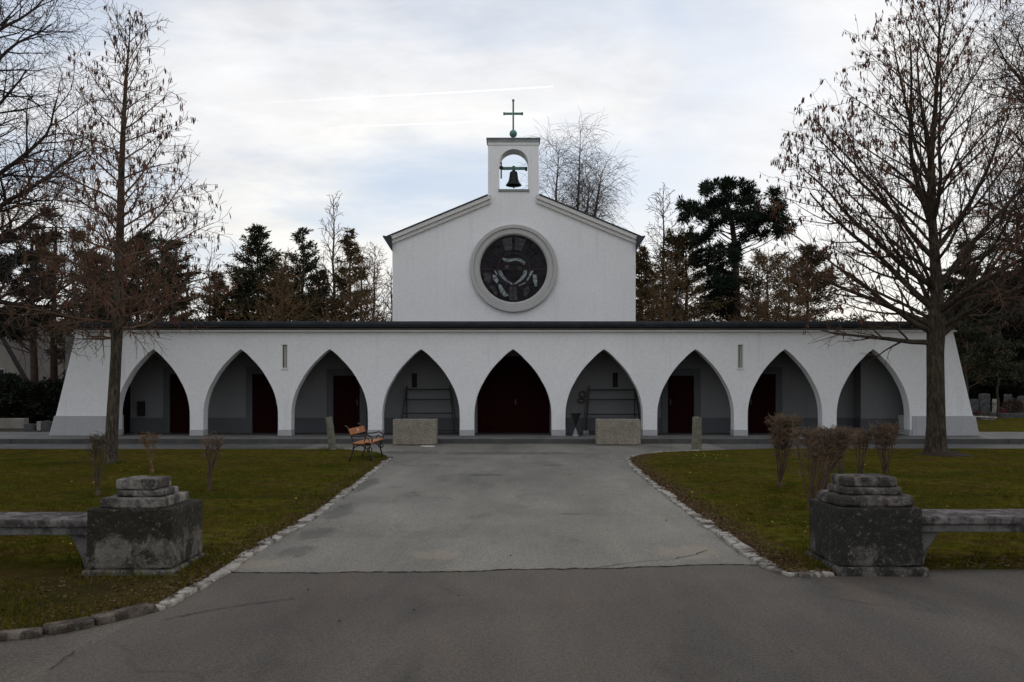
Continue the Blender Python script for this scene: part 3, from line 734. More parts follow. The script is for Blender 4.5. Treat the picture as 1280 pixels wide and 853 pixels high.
# ------------------------------------------------------------------ things on the terrace and by the steps
for k, (pl, pr, lab) in enumerate(((491, 545, 'empty exposed aggregate planter trough beside the orange bench'), (746.5, 801, 'empty exposed aggregate planter trough right of the main door'))):
    Y = 25.1; x0, x1 = (pl-CX)*Y/F, (pr-CX)*Y/F; w = (x1-x0)/2; h = .775
    t = empty('planter', ((x0+x1)/2, Y+.28, 0)); tag(t, lab, 'planter', 'concrete planters before the steps')
    b = MB(); d = .28; th = .07
    b.box(-w+.04, w-.04, -d+.04, d-.04, 0, .03)
    b.box(-w, w, -d, -d+th, .03, h); b.box(-w, w, d-th, d, .03, h); b.box(-w, -w+th, -d+th+.001, d-th-.001, .03, h); b.box(w-th, w, -d+th+.001, d-th-.001, .03, h)
    b.build('trough', M['aggregate'], t, bevel=.014, seg=3)
    b = MB(); b.box(-w+th+.002, w-th-.002, -d+th+.002, d-th-.002, .1, h-.07); b.build('potting_soil', M['soil'], t)
    b = MB(); b.box(-w+.01, w-.01, -d+.012, -d+th-.008, h+.001, h+.008); b.box(-w+.01, w-.01, d-th+.008, d-.012, h+.001, h+.008); b.build('rim', M['grave_pale'], t)
def post(px0, px1, yb, yt, lean, lab, seed):
    x, Y = gnd((px0+px1)/2, yb); s = F/Y; h = (yb-yt)/s; w = (px1-px0)/s/2
    t = MB(); r = random.Random(seed); n = 8; rings = []
    for i in range(7):
        z = h*i/6 - (.15 if i == 0 else 0); k = 1.05-.12*i/6
        rings.append((lean*z, 0, z, w*k))
    t.tube([(a, b_, c) for a, b_, c, _ in rings], [q[3]*1.12 for q in rings], 10)
    for i, v in enumerate(t.v):
        t.v[i] = (v[0]+r.uniform(-.008, .008), v[1]+r.uniform(-.008, .008), v[2]+(r.uniform(-.02, .02) if v[2] > h*.95 else 0))
    o = t.build('stone_post', M['postwood'], bevel=.012); o.location = (x, Y, 0)
    tag(o, lab, 'post', 'weathered posts at the lawn corners'); return o
post(411.8, 420.2, 563.5, 521.3, -.115, 'leaning mossy post at the left lawn beside the bench', 1)
post(865.2, 876.5, 561.8, 521.6, .012, 'upright weathered post at the right lawn corner', 2)

def rack(xl, xr, wl, wr, yt, rungs, lab):
    """black sloping display rack leaning in the arcade; x given at top, spread at foot"""
    Yf, Yt = 28.55, 29.02; zt = EYE-(yt-HY)*Yt/F
    xt0, xt1 = (xl-CX)*Yt/F, (xr-CX)*Yt/F; xb0, xb1 = (wl-CX)*Yf/F, (wr-CX)*Yf/F
    t = empty('wreath_rack', ((xb0+xb1)/2, 28.8, PZ)); tag(t, lab, 'rack', 'black wreath racks in the arcade')
    ox_, oy, oz = t.location
    def L(p): return (p[0]-ox_, p[1]-oy, p[2]-oz)
    for a, c, q in ((xb0, xt0, 1), (xb1, xt1, -1)):
        b = MB(); b.tube([L((a, Yf, PZ)), L((c, Yt, zt+.05))], .028, 6); b.tube([L((a+.18*q, Yt+.08, PZ)), L((c, Yt, zt))], .02, 6); b.build('upright', M['iron'], t)
    for y in rungs:
        z = EYE-(y-HY)*28.8/F; f = (z-PZ)/(zt-PZ); YY = Yf+(Yt-Yf)*f
        b = MB(); b.tube([L((xb0+(xt0-xb0)*f, YY, z)), L((xb1+(xt1-xb1)*f, YY, z))], .022, 6); b.build('crossbar', M['iron'], t)
rack(508.6, 562.3, 499, 573, 484.7, (487, 499.8, 516.6, 537.5), 'black metal wreath rack behind the left planter')
rack(736.5, 793.4, 727.5, 803, 484.5, (487.5, 499.8, 518, 539), 'black metal wreath rack behind the right planter')
# dried wreaths on the wall, vase stand, lanterns
t = MB()
def torus(b, c, Rr, rr_, nx=22, axis='y', sq=1):
    pts = [(c[0]+Rr*math.cos(2*math.pi*i/nx), c[1], c[2]+Rr*sq*math.sin(2*math.pi*i/nx)) for i in range(nx+1)]; b.tube(pts, rr_, 7, cap=False)
for (px, py, rad, lab) in ((728, 493.4, .10, 'upper brown dried wreath on the wall beside the rack'), (726.6, 501, .11, 'lower brown dried wreath under the other wreath')):
    p = at(px, py, YN-.05); b = MB(); torus(b, (0, 0, 0), rad, .026, sq=1 if rad < .105 else .62)
    r = random.Random(px)
    for i in range(60):
        a = r.uniform(0, 6.28); q = (rad*math.cos(a), r.uniform(-.03, .02), rad*(1 if rad < .105 else .62)*math.sin(a)); b.tube([q, (q[0]+r.uniform(-.04, .04), q[1]-.01, q[2]+r.uniform(-.04, .04))], .006, 3)
    o = b.build('dried_wreath', M['wreath']); o.location = p; tag(o, lab, 'wreath', 'dried wreaths on the wall')
st = empty('flower_vase_stand', ((719.3-CX)*27.35/F, 27.35, PZ)); tag(st, 'black funnel shaped flower stand on crossed legs in the arch', 'flower stand')
b = MB(); b.lathe([(.006, .30), (.185, .74), (.19, .75), (.17, .75), (.004, .33)], 24, caps=False); b.build('funnel', M['iron'], st)
for k in range(3):
    a = R(90+120*k); b = MB(); b.tube([(0, 0, .36), (.19*math.cos(a), .19*math.sin(a), .0)], .014, 6); b.build('leg', M['iron'], st)
for sx in (-1, 1):
    b = MB(); b.tube([(0, -.03, .34), (sx*.2, -.05, .0)], .016, 6); b.build('leg', M['iron'], st)
b = MB(); b.lathe([(.115, .0), (.012, .29)], 20); b.build('base_cone', M['greycone'], st)
for px, lab in ((730.5, 'small grave lantern left at the foot of the rack'), (734.0, 'small grave lantern right at the foot of the rack')):
    p = at(px, 545, 27.9); t = empty('grave_lantern', (p[0], 27.9, PZ)); tag(t, lab, 'lantern', 'grave lanterns by the rack')
    b = MB(); b.lathe([(.04, 0), (.05, .02), (.05, .13), (.035, .16)], 14); b.build('jar', M['glow_jar'], t, smth=True)
    b = MB(); b.lathe([(.042, .161), (.042, .175), (.01, .2)], 14); b.build('lid', M['iron'], t)
b = MB(); x, Y = gnd(536, 558.5); r = random.Random(4)
b.slab([(x+.24*math.cos(6.28*k/9)*r.uniform(.7, 1.1), Y-.1+.10*math.sin(6.28*k/9)*r.uniform(.7, 1.1)) for k in range(9)], .005, .03)
tag(b.build('crumpled_paper', M['paper'], bevel=.008), 'flat white scrap of paper on the asphalt at the left planter', 'litter')

# ------------------------------------------------------------------ park bench
pb = empty('park_bench', (-3.49, 20.15, .03), R(-2)); tag(pb, 'orange wooden park bench with black scrolled iron frame at lawn corner', 'bench')
hl = .78
def arcpts(cx_, cz, r, a0, a1, n=12, y=0): return [(cx_+r*math.cos(R(a0+(a1-a0)*i/n)), y, cz+r*math.sin(R(a0+(a1-a0)*i/n))) for i in range(n+1)]
def side(y):
    b = MB()
    b.tube([(-.26, y, 0), (-.22, y, .10), (-.17, y, .24), (-.15, y, .38), (-.19, y, .52), (-.25, y, .68), (-.30, y, .79), (-.36, y, .82)], .020, 8)     # rear leg and back post
    b.tube([(.25, y, 0), (.235, y, .10), (.20, y, .20), (.205, y, .30), (.24, y, .40)], .019, 8)
    b.tube([(-.155, y, .40), (-.05, y, .375), (.08, y, .375), (.17, y, .40), (.25, y, .405)], .018, 8)     # seat rail
    b.tube([(-.15, y, .30), (-.10, y, .345), (-.02, y, .37)], .012, 6); b.tube([(.20, y, .22), (.12, y, .30), (.05, y, .36)], .012, 6)
    fr = b.build('side_frame', M['iron'], pb, smth=True)
    b = MB()
    b.tube([(-.22, y, .60), (-.12, y, .575), (.02, y, .58), (.12, y, .60)] + arcpts(.155, .49, .118, 100, -90, 14, y), .017, 8)
    b.tube(arcpts(.155, .47, .055, -60, 260, 14, y), .012, 7)
    b.tube(arcpts(.215, .27, .055, 120, 440, 14, y), .013, 7)
    b.build('armrest', M['iron'], pb, smth=True)
side(-hl+.09); side(hl-.09)
for i, (sx, sz, tl) in enumerate(((-.115, .405, -.10), (-.025, .395, -.02), (.065, .402, .06), (.155, .425, .12), (.235, .425, -.25))):
    b = MB(); b.m = Matrix.Translation((sx, 0, sz)) @ Matrix.Rotation(-tl, 4, 'Y'); b.box(-.040, .040, -hl, hl, 0, .028); b.build('seat_slat', M['benchwood'], pb, bevel=.006)
b = MB(); b.m = Matrix.Translation((-.232, 0, .68)) @ Matrix.Rotation(R(-19), 4, 'Y'); b.box(-.004, .026, -hl, hl, -.075, .075); bk = b.build('backrest', M['benchwood'], pb, bevel=.006)
b = MB(); b.m = Matrix.Translation((-.232, 0, .68)) @ Matrix.Rotation(R(-19), 4, 'Y'); b.box(.0265, .028, -.06, .05, -.02, .035); b.build('sticker', M['paper'], bk)

# ------------------------------------------------------------------ stone piers and stone benches
def jitter(o, amp, seed, cuts=5):
    """chip and wear a stone: subdivide and displace by noise"""
    s = o.modifiers.new('sub', 'SUBSURF'); s.subdivision_type = 'SIMPLE'; s.levels = 4; s.render_levels = 4
    t = bpy.data.textures.new('wear', 'CLOUDS'); t.noise_scale = .16; t.noise_depth = 3
    d = o.modifiers.new('wear', 'DISPLACE'); d.texture = t; d.strength = amp; d.mid_level = .5; d.texture_coords = 'GLOBAL'
def wornbox(x0, x1, y0, y1, z0, z1, name, mat, par, bev=.02, amp=.02):
    b = MB(); b.box(x0, x1, y0, y1, z0, z1); o = b.build(name, mat, par, bevel=bev, seg=2); jitter(o, amp, 1); return o
# right pier
pr_ = empty('stone_pier', (3.44, 8.2, 0)); tag(pr_, 'squat blackened stone pier with rounded tiered cap at the right lawn', 'stone pier', 'stone piers flanking the driveway')
pr_.rotation_euler = (R(-1.6), 0, R(-1.5))
wornbox(-.39, .39, -.40, .45, .07, .615, 'block', M['pier_dark'], pr_)
wornbox(-.425, .425, -.44, .49, -.08, .066, 'plinth', M['pier_dark'], pr_, .02)
def roundtier(hx, hy, z0, z1, rad, bulge):
    b = MB(); pts = []
    for cxx, cyy, a0 in ((hx-rad, hy-rad, 0), (-hx+rad, hy-rad, 90), (-hx+rad, -hy+rad, 180), (hx-rad, -hy+rad, 270)):
        for k in range(7): a = R(a0+15*k); pts.append((cxx+rad*math.cos(a), cyy+rad*math.sin(a)))
    lv = [(0, 1-bulge*.6), (.25, 1), (.7, 1), (1, 1-bulge)]
    vs = [(x*k, y*k, z0+(z1-z0)*t) for t, k in lv for x, y in pts]; n = len(pts); fs = []
    for i in range(len(lv)-1): fs += [(i*n+k, i*n+(k+1)%n, (i+1)*n+(k+1)%n, (i+1)*n+k) for k in range(n)]
    fs += [tuple(range(n-1, -1, -1)), tuple((len(lv)-1)*n+k for k in range(n))]
    b._add(vs, fs); return b
o = roundtier(.37, .36, .617, .715, .13, .05).build('cap_tier', M['cap_dark'], pr_, bevel=.014); jitter(o, .018, 2)
o = roundtier(.285, .27, .717, .79, .1, .05).build('cap_tier', M['cap_dark'], pr_, bevel=.012); jitter(o, .016, 2)
o = roundtier(.245, .235, .792, .885, .06, .04).build('cap_tier', M['cap_dark'], pr_, bevel=.012); jitter(o, .016, 2)
# left pier
pl_ = empty('stone_pier', (-3.53, 8.1, 0)); tag(pl_, 'square stone pier with pale stepped cap and black top stain at left', 'stone pier', 'stone piers flanking the driveway')
pl_.rotation_euler = (R(-1.5), R(.4), R(2))
wornbox(-.385, .385, -.41, .46, .07, .62, 'block', M['pier'], pl_)
wornbox(-.415, .415, -.445, .50, -.08, .066, 'plinth', M['pier'], pl_, .02)
wornbox(-.295, .295, -.36, .34, .622, .715, 'cap_tier', M['cap'], pl_, .016, .016)
wornbox(-.185, .235, -.26, .20, .717, .78, 'cap_tier', M['cap'], pl_, .016, .016)
wornbox(-.19, .17, -.27, .17, .782, .88, 'cap_tier', M['cap'], pl_, .014, .016)
def stone_bench(x0, x1, y0, y1, zt, pier_side, lab, mat):
    t = empty('stone_bench', ((x0+x1)/2, (y0+y1)/2, 0)); tag(t, lab, 'stone bench', 'stone benches built against the piers')
    a, c = x0-t.location.x, x1-t.location.x; d0, d1 = y0-t.location.y, y1-t.location.y
    b = MB(); b.box(a, c, d0, d1, zt-.075, zt); o = b.build('seat_slab', mat, t, bevel=.016); jitter(o, .016, 3)
    b = MB(); b.box(a, c, d0+.035, d1-.035, zt-.15, zt-.077); b.build('seat_rail', M['bracket'], t, bevel=.01)
    for q in ((0, 1) if True else ()):
        end = a if q == 0 else c; sg = 1 if q == 0 else -1
        pts = [(end, -.06), (end+sg*.085, -.06)] + [(end+sg*(.085+.155*(k/8)**1.9), -.04+(zt-.155+.04)*k/8) for k in range(1, 9)] + [(end, zt-.155)]
        if sg < 0: pts = pts[::-1]
        b = MB(); b.prism(pts, d0+.09, d1-.09); b.build('bracket', M['bracket'], t, bevel=.01)
stone_bench(3.865, 6.6, 7.98, 8.52, .515, 0, 'long grey stone bench running right from the round capped pier', M['seat_stone'])
stone_bench(-6.9, -3.96, 7.86, 8.38, .505, 1, 'long grey stone bench running left from the square capped pier', M['seat_stone'])

# ------------------------------------------------------------------ bare trees
def norm(v):
    l = math.sqrt(v[0]*v[0]+v[1]*v[1]+v[2]*v[2]) or 1e-9; return (v[0]/l, v[1]/l, v[2]/l)
def deflect(d, ang, az):
    a = (0, 0, 1) if abs(d[2]) < .9 else (1, 0, 0)
    u = norm((d[1]*a[2]-d[2]*a[1], d[2]*a[0]-d[0]*a[2], d[0]*a[1]-d[1]*a[0]))
    w = (d[1]*u[2]-d[2]*u[1], d[2]*u[0]-d[0]*u[2], d[0]*u[1]-d[1]*u[0])
    c, s = math.cos(ang), math.sin(ang); ca, sa = math.cos(az)*s, math.sin(az)*s
    return norm((d[0]*c+u[0]*ca+w[0]*sa, d[1]*c+u[1]*ca+w[1]*sa, d[2]*c+u[2]*ca+w[2]*sa))
class Tree:
    def __init__(s, seed, P): s.r = random.Random(seed); s.P = P; s.b = {0: MB(), 1: MB(), 2: MB()}; s.tips = []
    def axis(s, p, d, L, r0, r1, step, wob, trop, env=None):
        n = max(2, int(L/step)); st = L/n; pts = [p]; r = s.r
        for i in range(n):
            d = norm((d[0]+r.gauss(0, wob), d[1]+r.gauss(0, wob), d[2]+r.gauss(0, wob)+trop))
            p = (p[0]+d[0]*st, p[1]+d[1]*st, p[2]+d[2]*st); pts.append(p)
            if env and not env(p) and i > 1: break
        m = len(pts); return pts, [r0+(r1-r0)*i/(m-1) for i in range(m)]
    def branch(s, p, d, L, rad, lv):
        P = s.P; r = s.r
        pts, rads = s.axis(p, d, L, rad, max(P['rmin'], rad*P['tip'][lv]), P['step'][lv], P['wob'][lv], P['trop'][lv], P.get('env'))
        part = P['part'][lv]; sides = P['sides'][lv]
        s.b[part].tube(pts, rads, sides, cap=False)
        LL = sum(math.dist(a, c) for a, c in zip(pts[:-1], pts[1:]))
        if lv+1 < P['levels']:
            cnt = LL*P['dens'][lv]; cnt = int(cnt)+(1 if r.random() < cnt-int(cnt) else 0)
            az = r.uniform(0, 6.28)
            for k in range(cnt):
                t = P['t0'][lv]+(1-P['t0'][lv])*(k+r.random())/cnt
                i = min(len(pts)-2, int(t*(len(pts)-1))); f = t*(len(pts)-1)-i
                q = tuple(pts[i][j]+(pts[i+1][j]-pts[i][j])*f for j in range(3))
                dd = norm(tuple(pts[i+1][j]-pts[i][j] for j in range(3)))
                az += 2.4+r.uniform(-.6, .6)
                nd = deflect(dd, R(P['ang'][lv])*r.uniform(.7, 1.25), az)
                if P.get('flat'): nd = norm((nd[0], nd[1], nd[2]*P['flat']))
                nl = (P['len'][lv]*LL*(1-.55*t)+P['lmin'][lv])*r.uniform(.6, 1.25)
                s.branch(q, nd, nl, max(P['rmin'], (rads[i]+(rads[i+1]-rads[i])*f)*P['rk'][lv]), lv+1)
        if lv >= P['levels']-2: s.tips.append((pts[-1], norm(tuple(pts[-1][j]-pts[-2][j] for j in range(3))), pts))
    def finish(s, name, loc, mats, label, cat, group, names=('trunk', 'branches', 'twigs')):
        t = empty(name, loc); tag(t, label, cat, group)
        for k in (0, 1, 2):
            if s.b[k].v: s.b[k].build(names[k], mats[k], t, smth=True, fix=False)
        return t
def catkins(tree, root, n, lo, hi, wd, mat, cluster, zmin=0, zbias=None):
    r = random.Random(99); V = []; F_ = []
    cand = [t for t in tree.tips if t[0][2] > zmin and (zbias is None or r.random() < zbias(t[0]))]
    b = MB()
    for i in range(n):
        pts = r.choice(cand)[2]; f = r.uniform(.25, 1); j = min(len(pts)-2, int(f*(len(pts)-1))); q = [pts[j][k]+(pts[j+1][k]-pts[j][k])*r.random() for k in range(3)]
        for c in range(r.randint(*cluster)):
            L = r.uniform(lo, hi); w = wd*r.uniform(.7, 1.3)
            dx, dy = r.gauss(0, .22), r.gauss(0, .22); x, y, z = q[0]+r.gauss(0, .018), q[1]+r.gauss(0, .018), q[2]
            b.tube([(x, y, z+.01), (x+dx*L*.35, y+dy*L*.35, z-L*.35), (x+dx*L*.7, y+dy*L*.7, z-L*.75), (x+dx*L*.8, y+dy*L*.8, z-L)], [.003, w, w*.9, .003], 4, cap=False)
    b.build('catkins', mat, root, fix=False)
def interp(tab, z):
    if z <= tab[0][0]: return tab[0][1]
    for (a, va), (c, vc) in zip(tab[:-1], tab[1:]):
        if z <= c: return va+(vc-va)*(z-a)/(c-a)
    return tab[-1][1]
def lineat(pts, z):
    for a, c in zip(pts[:-1], pts[1:]):
        if z <= c[2]: f = (z-a[2])/((c[2]-a[2]) or 1); return tuple(a[k]+(c[k]-a[k])*f for k in range(3))
    return pts[-1]

# right tree: stout trunk, broad rounded crown
bx, bY = gnd(1170, 570)
H = 11.75
envR = [(2.2, 2.2), (3.2, 3.2), (4.2, 3.9), (5.2, 4.25), (6.6, 4.6), (7.5, 4.3), (8.4, 3.5), (9.4, 2.8), (10.3, 2.1), (11.0, 1.45), (11.8, .8), (12.1, .2)]
rg = random.Random(31)
jag = [rg.uniform(.9, 1.08) for _ in range(400)]
def env_right(p): return math.hypot(p[0], p[1]) < interp(envR, p[2])*jag[int(p[2]*7+math.atan2(p[1], p[0])*9) % 400]
P = dict(levels=5, step=[.4, .3, .22, .16, .12], wob=[.05, .06, .08, .10, .12], trop=[.03, .026, .05, .04, .02], dens=[0, 2.9, 3.1, 3.2], t0=[.2, .14, .14, .14], ang=[50, 40, 44, 48],
         len=[.5, .40, .42, .4], lmin=[.3, .35, .22, .13], rk=[.5, .48, .55, .65], rmin=.0040, tip=[.2, .2, .25, .35, .5], part=[0, 1, 1, 2, 2], sides=[10, 7, 5, 3, 3], env=env_right)
T = Tree(5, P)
trunk = [(-.02, 0, -.1), (0, 0, .0), (0, 0, .25), (.0, 0, .8), (-.01, .0, 1.8), (-.02, .0, 2.6), (.0, .0, 3.2), (.03, 0, 4.2), (-.04, 0, 5.2), (-.10, .05, 6.4), (-.12, .02, 7.6), (-.02, 0, 8.8), (.05, 0, 10.0), (.1, 0, 11.2), (.12, 0, 11.9)]
trad = [.34, .315, .26, .225, .21, .205, .22, .15, .12, .092, .08, .055, .034, .018, .008]
T.b[0].tube(trunk, trad, 16)
r = T.r; az = 0.4
specials = [(2.85, 178, 4, 2.9, .075), (2.95, 12, 34, 3.6, .10), (3.1, 200, 18, 3.4, .08), (3.25, 345, 30, 3.8, .09), (3.3, 170, 24, 3.9, .085), (3.45, 20, 42, 4.0, .09), (3.7, 165, 38, 4.4, .09), (3.5, 80, 30, 3.6, .08), (3.6, 280, 30, 3.6, .08),
            (4.2, 190, 46, 4.6, .085), (4.3, 355, 48, 4.6, .085), (5.0, 172, 50, 4.6, .07), (5.2, 8, 50, 4.4, .07), (5.7, 200, 66, 5.0, .075), (6.1, 20, 68, 4.8, .07), (6.9, 170, 66, 4, .055), (5.4, 90, 60, 4, .06), (5.9, 270, 60, 4, .06)]
for z, a, el, L, rad in specials:
    p = lineat(trunk, z); T.branch(p, (math.cos(R(a))*math.cos(R(el)), math.sin(R(a))*math.cos(R(el)), math.sin(R(el))), L, rad, 1)
z = 3.4
while z < 11.3:
    p = lineat(trunk, z); el = R(26+ 36*(z-3)/8.5 + r.uniform(-8, 8)); f = (z-3)/8.8
    L = (5.6-4.4*f)*r.uniform(.8, 1.1); az += 2.399+r.uniform(-.3, .3)
    T.branch(p, (math.cos(az)*math.cos(el), math.sin(az)*math.cos(el), math.sin(el)), L, (.050-.036*f), 1)
    z += .25-.04*f
tr = T.finish('bare_tree', (bx, bY, 0), (M['bark_right'], M['bark_right'], M['twig']), 'broad leafless tree with stout trunk standing on the right lawn', 'tree', None)
catkins(T, tr, 3400, .06, .15, .013, M['catkin'], (1, 3), 3.2, lambda p: min(1, .15+(math.hypot(p[0], p[1])/interp(envR, p[2]))**2))
NR = len(T.b[2].v)
b = MB(); rr = random.Random(8)
b.lathe([(.72, -.03), (.55, .02), (.4, .05), (.25, .09)], 22)
b.v = [(x*1.0+rr.uniform(-.05, .05), y+rr.uniform(-.05, .05), z+rr.uniform(-.012, .012)) for x, y, z in b.v]
o = b.build('soil_mound', M['soil'], smth=True); o.location = (bx+.2, bY-.05, .03); structure(o)

# left tree: slim conical, reddish catkins
lx, lY = gnd(138, 581)
envL = [(2.6, 1.4), (3.0, 2.3), (3.6, 2.6), (4.6, 2.6), (5.6, 2.4), (6.4, 2.15), (7.2, 1.85), (8.0, 1.35), (8.7, .95), (9.3, .75), (9.9, .5), (10.4, .2)]
trunkL = [(0, 0, -.1), (0, 0, 0), (.02, 0, .2), (.03, 0, .7), (.08, 0, 1.6), (.13, 0, 2.5), (.155, 0, 3.1), (.19, 0, 4.2), (.22, 0, 5.4), (.25, 0, 6.6), (.30, 0, 7.8), (.36, 0, 8.8), (.42, 0, 9.5), (.46, 0, 10.1)]
tradL = [.20, .17, .145, .135, .125, .115, .125, .10, .085, .068, .05, .032, .016, .007]
def env_left(p):
    q = lineat(trunkL, p[2]); return math.hypot(p[0]-q[0], p[1]-q[1]) < interp(envL, p[2])*jag[int(p[2]*9+math.atan2(p[1], p[0])*7) % 400]
P = dict(levels=4, step=[.4, .22, .16, .12], wob=[.05, .085, .11, .13], trop=[.02, .022, .01, -.01], dens=[0, 5.6, 7.0], t0=[.2, .1, .1], ang=[50, 46, 50],
         len=[.5, .42, .4], lmin=[.3, .28, .14], rk=[.5, .5, .6], rmin=.0042, tip=[.2, .2, .3, .5], part=[0, 1, 2, 2], sides=[10, 6, 4, 3], env=env_left)
T = Tree(12, P); T.b[0].tube(trunkL, tradL, 14); r = T.r
z = 2.85; az = 0
while z < 9.9:
    p = lineat(trunkL, z); f = (z-2.9)/7.2; el = R(6+46*f+r.uniform(-10, 12)); az += 2.399+r.uniform(-.35, .35)
    T.branch(p, (math.cos(az)*math.cos(el), math.sin(az)*math.cos(el), math.sin(el)), (2.9-2.3*f)*r.uniform(.75, 1.15), .036-.026*f, 1)
    z += (.12 if z < 4.8 else .14)
tl = T.finish('bare_tree', (lx, lY, 0), (M['bark'], M['twig'], M['twig']), 'slim leafless tree hung with catkins standing on the left lawn', 'tree', None)
catkins(T, tl, 1300, .07, .15, .0105, M['catkin'], (1, 4), 3.0)

# large dark tree off to the left, its limbs reaching into the picture
def wild_tree(seed, loc, trunk, trad, limbs, P, mats, name, label, group=None, catk=None):
    T = Tree(seed, P); T.b[0].tube(trunk, trad, 12)
    for z, a, el, L, rad in limbs:
        p = lineat(trunk, z); T.branch(p, (math.cos(R(a))*math.cos(R(el)), math.sin(R(a))*math.cos(R(el)), math.sin(R(el))), L, rad, 1)
    return T, T.finish(name, loc, mats, label, 'tree', group)
P = dict(levels=5, step=[.4, .35, .28, .2, .14], wob=[.05, .12, .13, .14, .15], trop=[.02, .03, .035, .02, .01], dens=[0, 3.0, 4.4, 6.5], t0=[.2, .2, .12, .12], ang=[50, 44, 46, 48],
         len=[.5, .5, .46, .42], lmin=[.3, .5, .3, .15], rk=[.5, .62, .6, .6], rmin=.005, tip=[.2, .22, .25, .35, .5], part=[0, 0, 1, 2, 2], sides=[10, 7, 5, 3, 3])
limbs = []
rg = random.Random(77)
for k in range(15):
    z = 3.6+k*.62; limbs.append((z, rg.uniform(-75, 60), 8+k*3.6+rg.uniform(-8, 8), rg.uniform(3.4, 5.2)*(1-.022*k), .105-.0035*k))
for k in range(6): limbs.append((4+k*1.4, rg.uniform(100, 260), 30+k*5, 4.5, .12))
wild_tree(21, (-15.4, 22.2, 0), [(0,0,-.1),(0,0,0),(.02,0,.6),(.1,.0,2.5),(.2,.1,4.5),(.2,.1,6.5),(.35,.2,9),(.3,.2,11.5),(.4,.2,13.5)], [.55,.48,.42,.37,.33,.28,.2,.12,.04], limbs, P,
          (M['bark_dark'], M['bark_dark'], M['twig_dark']), 'bare_tree', 'large dark leafless tree at the far left with limbs reaching into view')
# tree off to the right
limbs = []
for k in range(12):
    z = 4.0+k*.6; limbs.append((z, rg.uniform(120, 250), 5+k*4+rg.uniform(-8, 8), rg.uniform(3.8, 5.6), .12-.005*k))
wild_tree(22, (17.9, 25.5, 0), [(0,0,-.1),(0,0,0),(.0,0,1),(-.05,0,3),(-.1,0,5),(0,0,7),(.05,0,9),(.1,0,11.5)], [.45,.38,.33,.3,.26,.2,.13,.04], limbs, P,
          (M['bark_dark'], M['bark_dark'], M['twig_dark']), 'bare_tree', 'dark leafless tree at the far right with limbs reaching in from the edge')

# ------------------------------------------------------------------ trees behind the chapel
def slim_tree(seed, px, top, Y, label, mats, group, wmax=.9, elev=50, sparse=1.0, z0=.3, droop=.01, name='bare_tree', dens2=4.0, pxtop=None, rmin=.008, levels=4, trunk_r=.16):
    x = (px-CX)*Y/F; h = EYE+(HY-top)*Y/F; dx = ((pxtop or px)-px)*Y/F
    P = dict(levels=levels, step=[.5, .4, .3, .25], wob=[.04, .07, .1, .12], trop=[.02, .03, droop, droop], dens=[0, 4.4*sparse, dens2*1.5*sparse], t0=[.2, .15, .15], ang=[45, 40, 45], len=[.4, .42, .4], lmin=[.3, .25, .15],
             rk=[.5, .55, .6], rmin=rmin, tip=[.2, .25, .35, .5], part=[0, 1, 2, 2], sides=[8, 5, 3, 3])
    T = Tree(seed, P); n = 10; r = T.r
    tr = [(dx*(i/n)**1.5+r.uniform(-.06, .06), r.uniform(-.06, .06), h*i/n-(.1 if i == 0 else 0)) for i in range(n+1)]
    T.b[0].tube(tr, [trunk_r*(1-i/n)+.012 for i in range(n+1)], 8)
    z = h*z0; az = r.uniform(0, 6)
    while z < h*.97:
        f = (z/h-z0)/(1-z0); el = R(elev*(.55+.6*f)+r.uniform(-10, 10)); az += 2.4+r.uniform(-.4, .4)
        L = wmax*(1-f*.82)*r.uniform(.7, 1.2)*1.3
        T.branch(lineat(tr, z), (math.cos(az)*math.cos(el), math.sin(az)*math.cos(el), math.sin(el)), L, max(.012, trunk_r*.32*(1-f)), 1); z += .22/sparse
    return T, T.finish(name, (x, Y, 0), mats, label, 'tree', group)
GB = 'leafless trees behind the chapel'
mt = (M['bark'], M['twig'], M['twig'])
slim_tree(41, 417, 243, 47, 'tall thin leafless larch left of the nave above the spruces', mt, GB, 1.7, 52, .9, .42, rmin=.012)
slim_tree(42, 468, 309, 49, 'low rounded leafless tree between spruces and nave wall', mt, GB, 2.0, 50, 1.2, .18, rmin=.011)
slim_tree(48, 490, 335, 51, 'smallest leafless tree close against the left nave wall', mt, GB, 1.5, 50, 1.1, .18, rmin=.011)
slim_tree(43, 829, 232, 47, 'tall thin leafless larch right of the nave beside the pine', mt, GB, 1.9, 48, 1.0, .40, rmin=.012)
slim_tree(44, 800, 300, 48, 'short leafless tree against the right corner of the nave', mt, GB, 1.5, 50, 1.1, .2, rmin=.011)
slim_tree(45, 262, 320, 46, 'leafless tree left of the spruces behind the arcade', mt, GB, 1.6, 45, 1.0, .3, rmin=.011)
for k, (px, top, lab) in enumerate(((300, 330, 'brown leafless tree in front of the left spruces, leftmost'), (352, 322, 'brown leafless tree between the two tallest left spruces'), (398, 318, 'brown leafless tree between spiky spruce and thin larch'), (452, 322, 'brown leafless tree between narrow spruce and nave'),
                                    (838, 318, 'brown leafless tree left of the wide brown spruce'), (895, 330, 'brown leafless tree left of the dark pine trunk'), (948, 318, 'brown leafless tree right of the dark pine trunk'), (985, 322, 'brown leafless tree left of the rightmost brown spruce'), (1040, 340, 'brown leafless tree right of the rightmost brown spruce'))):
    if px in (300, 398, 895, 1040): continue
    slim_tree(120+k, px, top, 40.5, lab, (M['bark'], M['twig_warm'], M['twig_warm']), GB, 2.3, 46, 1.25, .2, rmin=.010)
